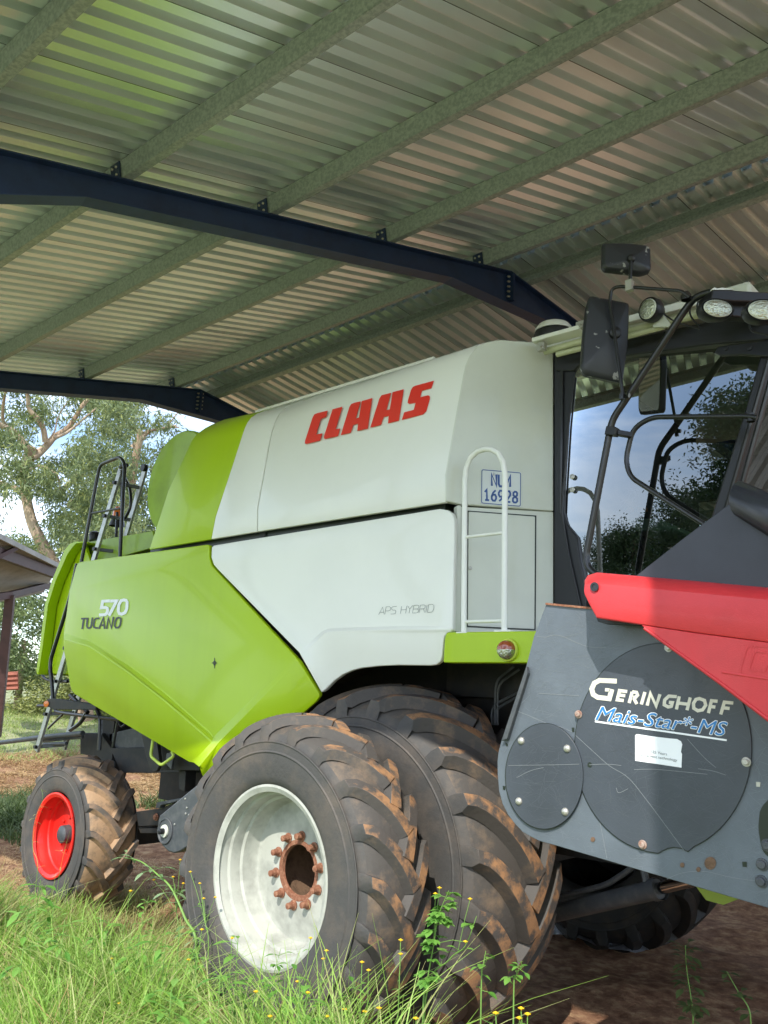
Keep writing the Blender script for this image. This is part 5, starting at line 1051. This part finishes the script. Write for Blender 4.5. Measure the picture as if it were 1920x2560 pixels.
weed('leafy_weed', 'leafy weed leaning right at the foot of the inner tyre', grow('z8', [(180, 1000), (280, 830), (350, 770), (400, 640)], -.15), 12, .045, .03, M['leaf_weed'], [PY('z8', [q], -.15)[0] for q in ((372, 568),)])
weed('leafy_weed', 'small leafy weed beside the last lug of the inner tyre', grow('z8', [(560, 1000), (570, 900), (600, 850)], .0), 16, .045, .03, M['leaf_weed'])
weed('leafy_weed', 'weed with heart shaped leaves low between the two front tyres', grow('z8', [(420, 960), (430, 850), (440, 790)], -.1), 10, .045, .035, M['leaf_weed'])
weed('thistle', 'pale thistle leaning left with drooping grey green leaves in front of the elevator arm', grow('z7', [(850, 790), (800, 650), (740, 520), (680, 460), (610, 405), (540, 388)], -.05), 34, .085, .035, leafmat('thistle_leaves', [(.14, .25, .10), (.26, .38, .20), (.2, .32, .12)], .3), (), r=.009, start=.2)
weed('yellow_weed', 'thin weed with four yellow flowers beside the leaning thistle', grow('z7', [(770, 760), (760, 600), (755, 500)], .0), 12, .05, .02, M['leaf_weed'], [PY('z7', [q], .0)[0] for q in ((778, 398), (748, 472), (792, 500), (665, 485))])
weed('yellow_weed', 'thin weed with pale seed heads against the edge of the outer tyre', grow('z7', [(900, 800), (885, 660), (870, 560)], -.08), 8, .045, .02, M['leaf_weed'], [PY('z7', [q], -.08)[0] for q in ((863, 500), (880, 565), (930, 560), (822, 450))])
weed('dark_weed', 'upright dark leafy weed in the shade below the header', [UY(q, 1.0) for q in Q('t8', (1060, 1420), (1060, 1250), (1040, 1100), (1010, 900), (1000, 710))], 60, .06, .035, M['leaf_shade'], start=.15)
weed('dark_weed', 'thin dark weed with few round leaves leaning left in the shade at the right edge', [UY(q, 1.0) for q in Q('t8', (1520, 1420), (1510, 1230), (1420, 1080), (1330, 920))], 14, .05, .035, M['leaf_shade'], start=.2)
weed('grass_stalk', 'dry seed stalk crossing the red rim of the rear wheel', grow('a3', [(300, 1500), (260, 1330), (290, 1100), (340, 950), (330, 870)], .35), 10, .05, .008, leafmat('stalk_leaves', [(.35, .40, .12), (.5, .48, .2)], .3), r=.0025)
weed('grass_stalk', 'thin stalk with seeds in front of the lower red rim', grow('a3', [(460, 1650), (500, 1420), (560, 1200)], .35), 10, .05, .01, leafmat('stalk_leaves', [(.30, .38, .12), (.45, .45, .2)], .3), r=.0025)
FG = 'small yellow flowers in the foreground grass'
fl = [('z7', q) for q in ((235, 937), (220, 975), (195, 1007), (192, 1035), (150, 1045), (515, 1027), (470, 1067), (330, 950), (478, 832), (1103, 978), (1327, 982), (1410, 1085), (1487, 1055), (1573, 1065), (1635, 1050), (1590, 885), (1562, 850), (1408, 800), (1340, 745), (1283, 933), (1000, 745), (562, 540), (870, 708), (1165, 1085), (813, 838), (1395, 835))]+[('z8', q) for q in ((70, 755), (70, 815), (590, 1053), (618, 1078), (582, 1095), (480, 1073), (135, 1095))]
for c_, q in fl:
    px = Q(c_, q)[0]; yy = -.55 if px[0] < 700 else -.38; yy = yy-(.25 if px[1] > 2480 else 0)
    p = UY(px, yy); rt = root(p+Vector((rng.uniform(-.06, .06), 0, 0)))
    weed('yellow_flower', 'thin stemmed weed with one small yellow flower in the foreground grass', [rt, rt.lerp(p, .5)+Vector((rng.uniform(-.04, .04), rng.uniform(-.03, .03), .01)), p], 4, .03, .012, M['leaf_weed'], [p+Vector((.002, 0, .008))], r=.0011, group=FG)
# broad leafed ground plants mixed into the grass
for i, (x, y) in enumerate([(-.2, -.6), (.15, -.7), (.45, -.55), (-.6, -.55), (.6, -.75), (-1.0, -.7), (.9, -.6), (-.35, -.9), (-1.5, -.8), (.3, -.42), (.7, -.5), (-.1, -.45), (.5, -.9), (-.8, -.4), (1.1, -.8), (-1.2, -.5), (-2.0, -.6), (-.5, -1.0)]):
    rt = Vector((x, y, float(gh(x, y)))); weed('broadleaf_weed', 'soft broad leaved weed pushing up through the foreground grass', [rt, rt+Vector((.02, 0, .2)), rt+Vector((-.01, .02, .36+.07*(i % 3)))], 26, .085, .034, M['leaf_weed'], group='broad leaved weeds in the foreground grass')
for i in range(13):
    x = -.75+i*.16+rng.uniform(-.05, .05); y = -.24-.12*(i % 3); rt = Vector((x, y, float(gh(x, y)))); hh = rng.uniform(.38, .58); lx = rng.uniform(-.1, .1)
    weed('leafy_sprig', 'slender leafy sprig among the grass right in front of the dual wheels', [rt, rt+Vector((lx*.4, 0, hh*.5)), rt+Vector((lx, .02, hh))], 22, .05, .022, M['leaf_weed'], r=.0025, group='leafy sprigs in front of the dual wheels', start=.35)
# debris in the shade under the header
deb = MB(); P0 = UZ((1500, 2360), .02)
rows = [[P0+Vector((x, y, .03*abs(math.sin(7*x+5*y))+.02*random.random())) for x in np.linspace(-.5, .35, 14)] for y in np.linspace(-.12, .12, 6)]
deb.grid(rows); tag(deb.build('plastic_sheet', M['silver'], smooth=0), 'crumpled grey plastic sheet lying in the shade under the header', 'plastic sheet')
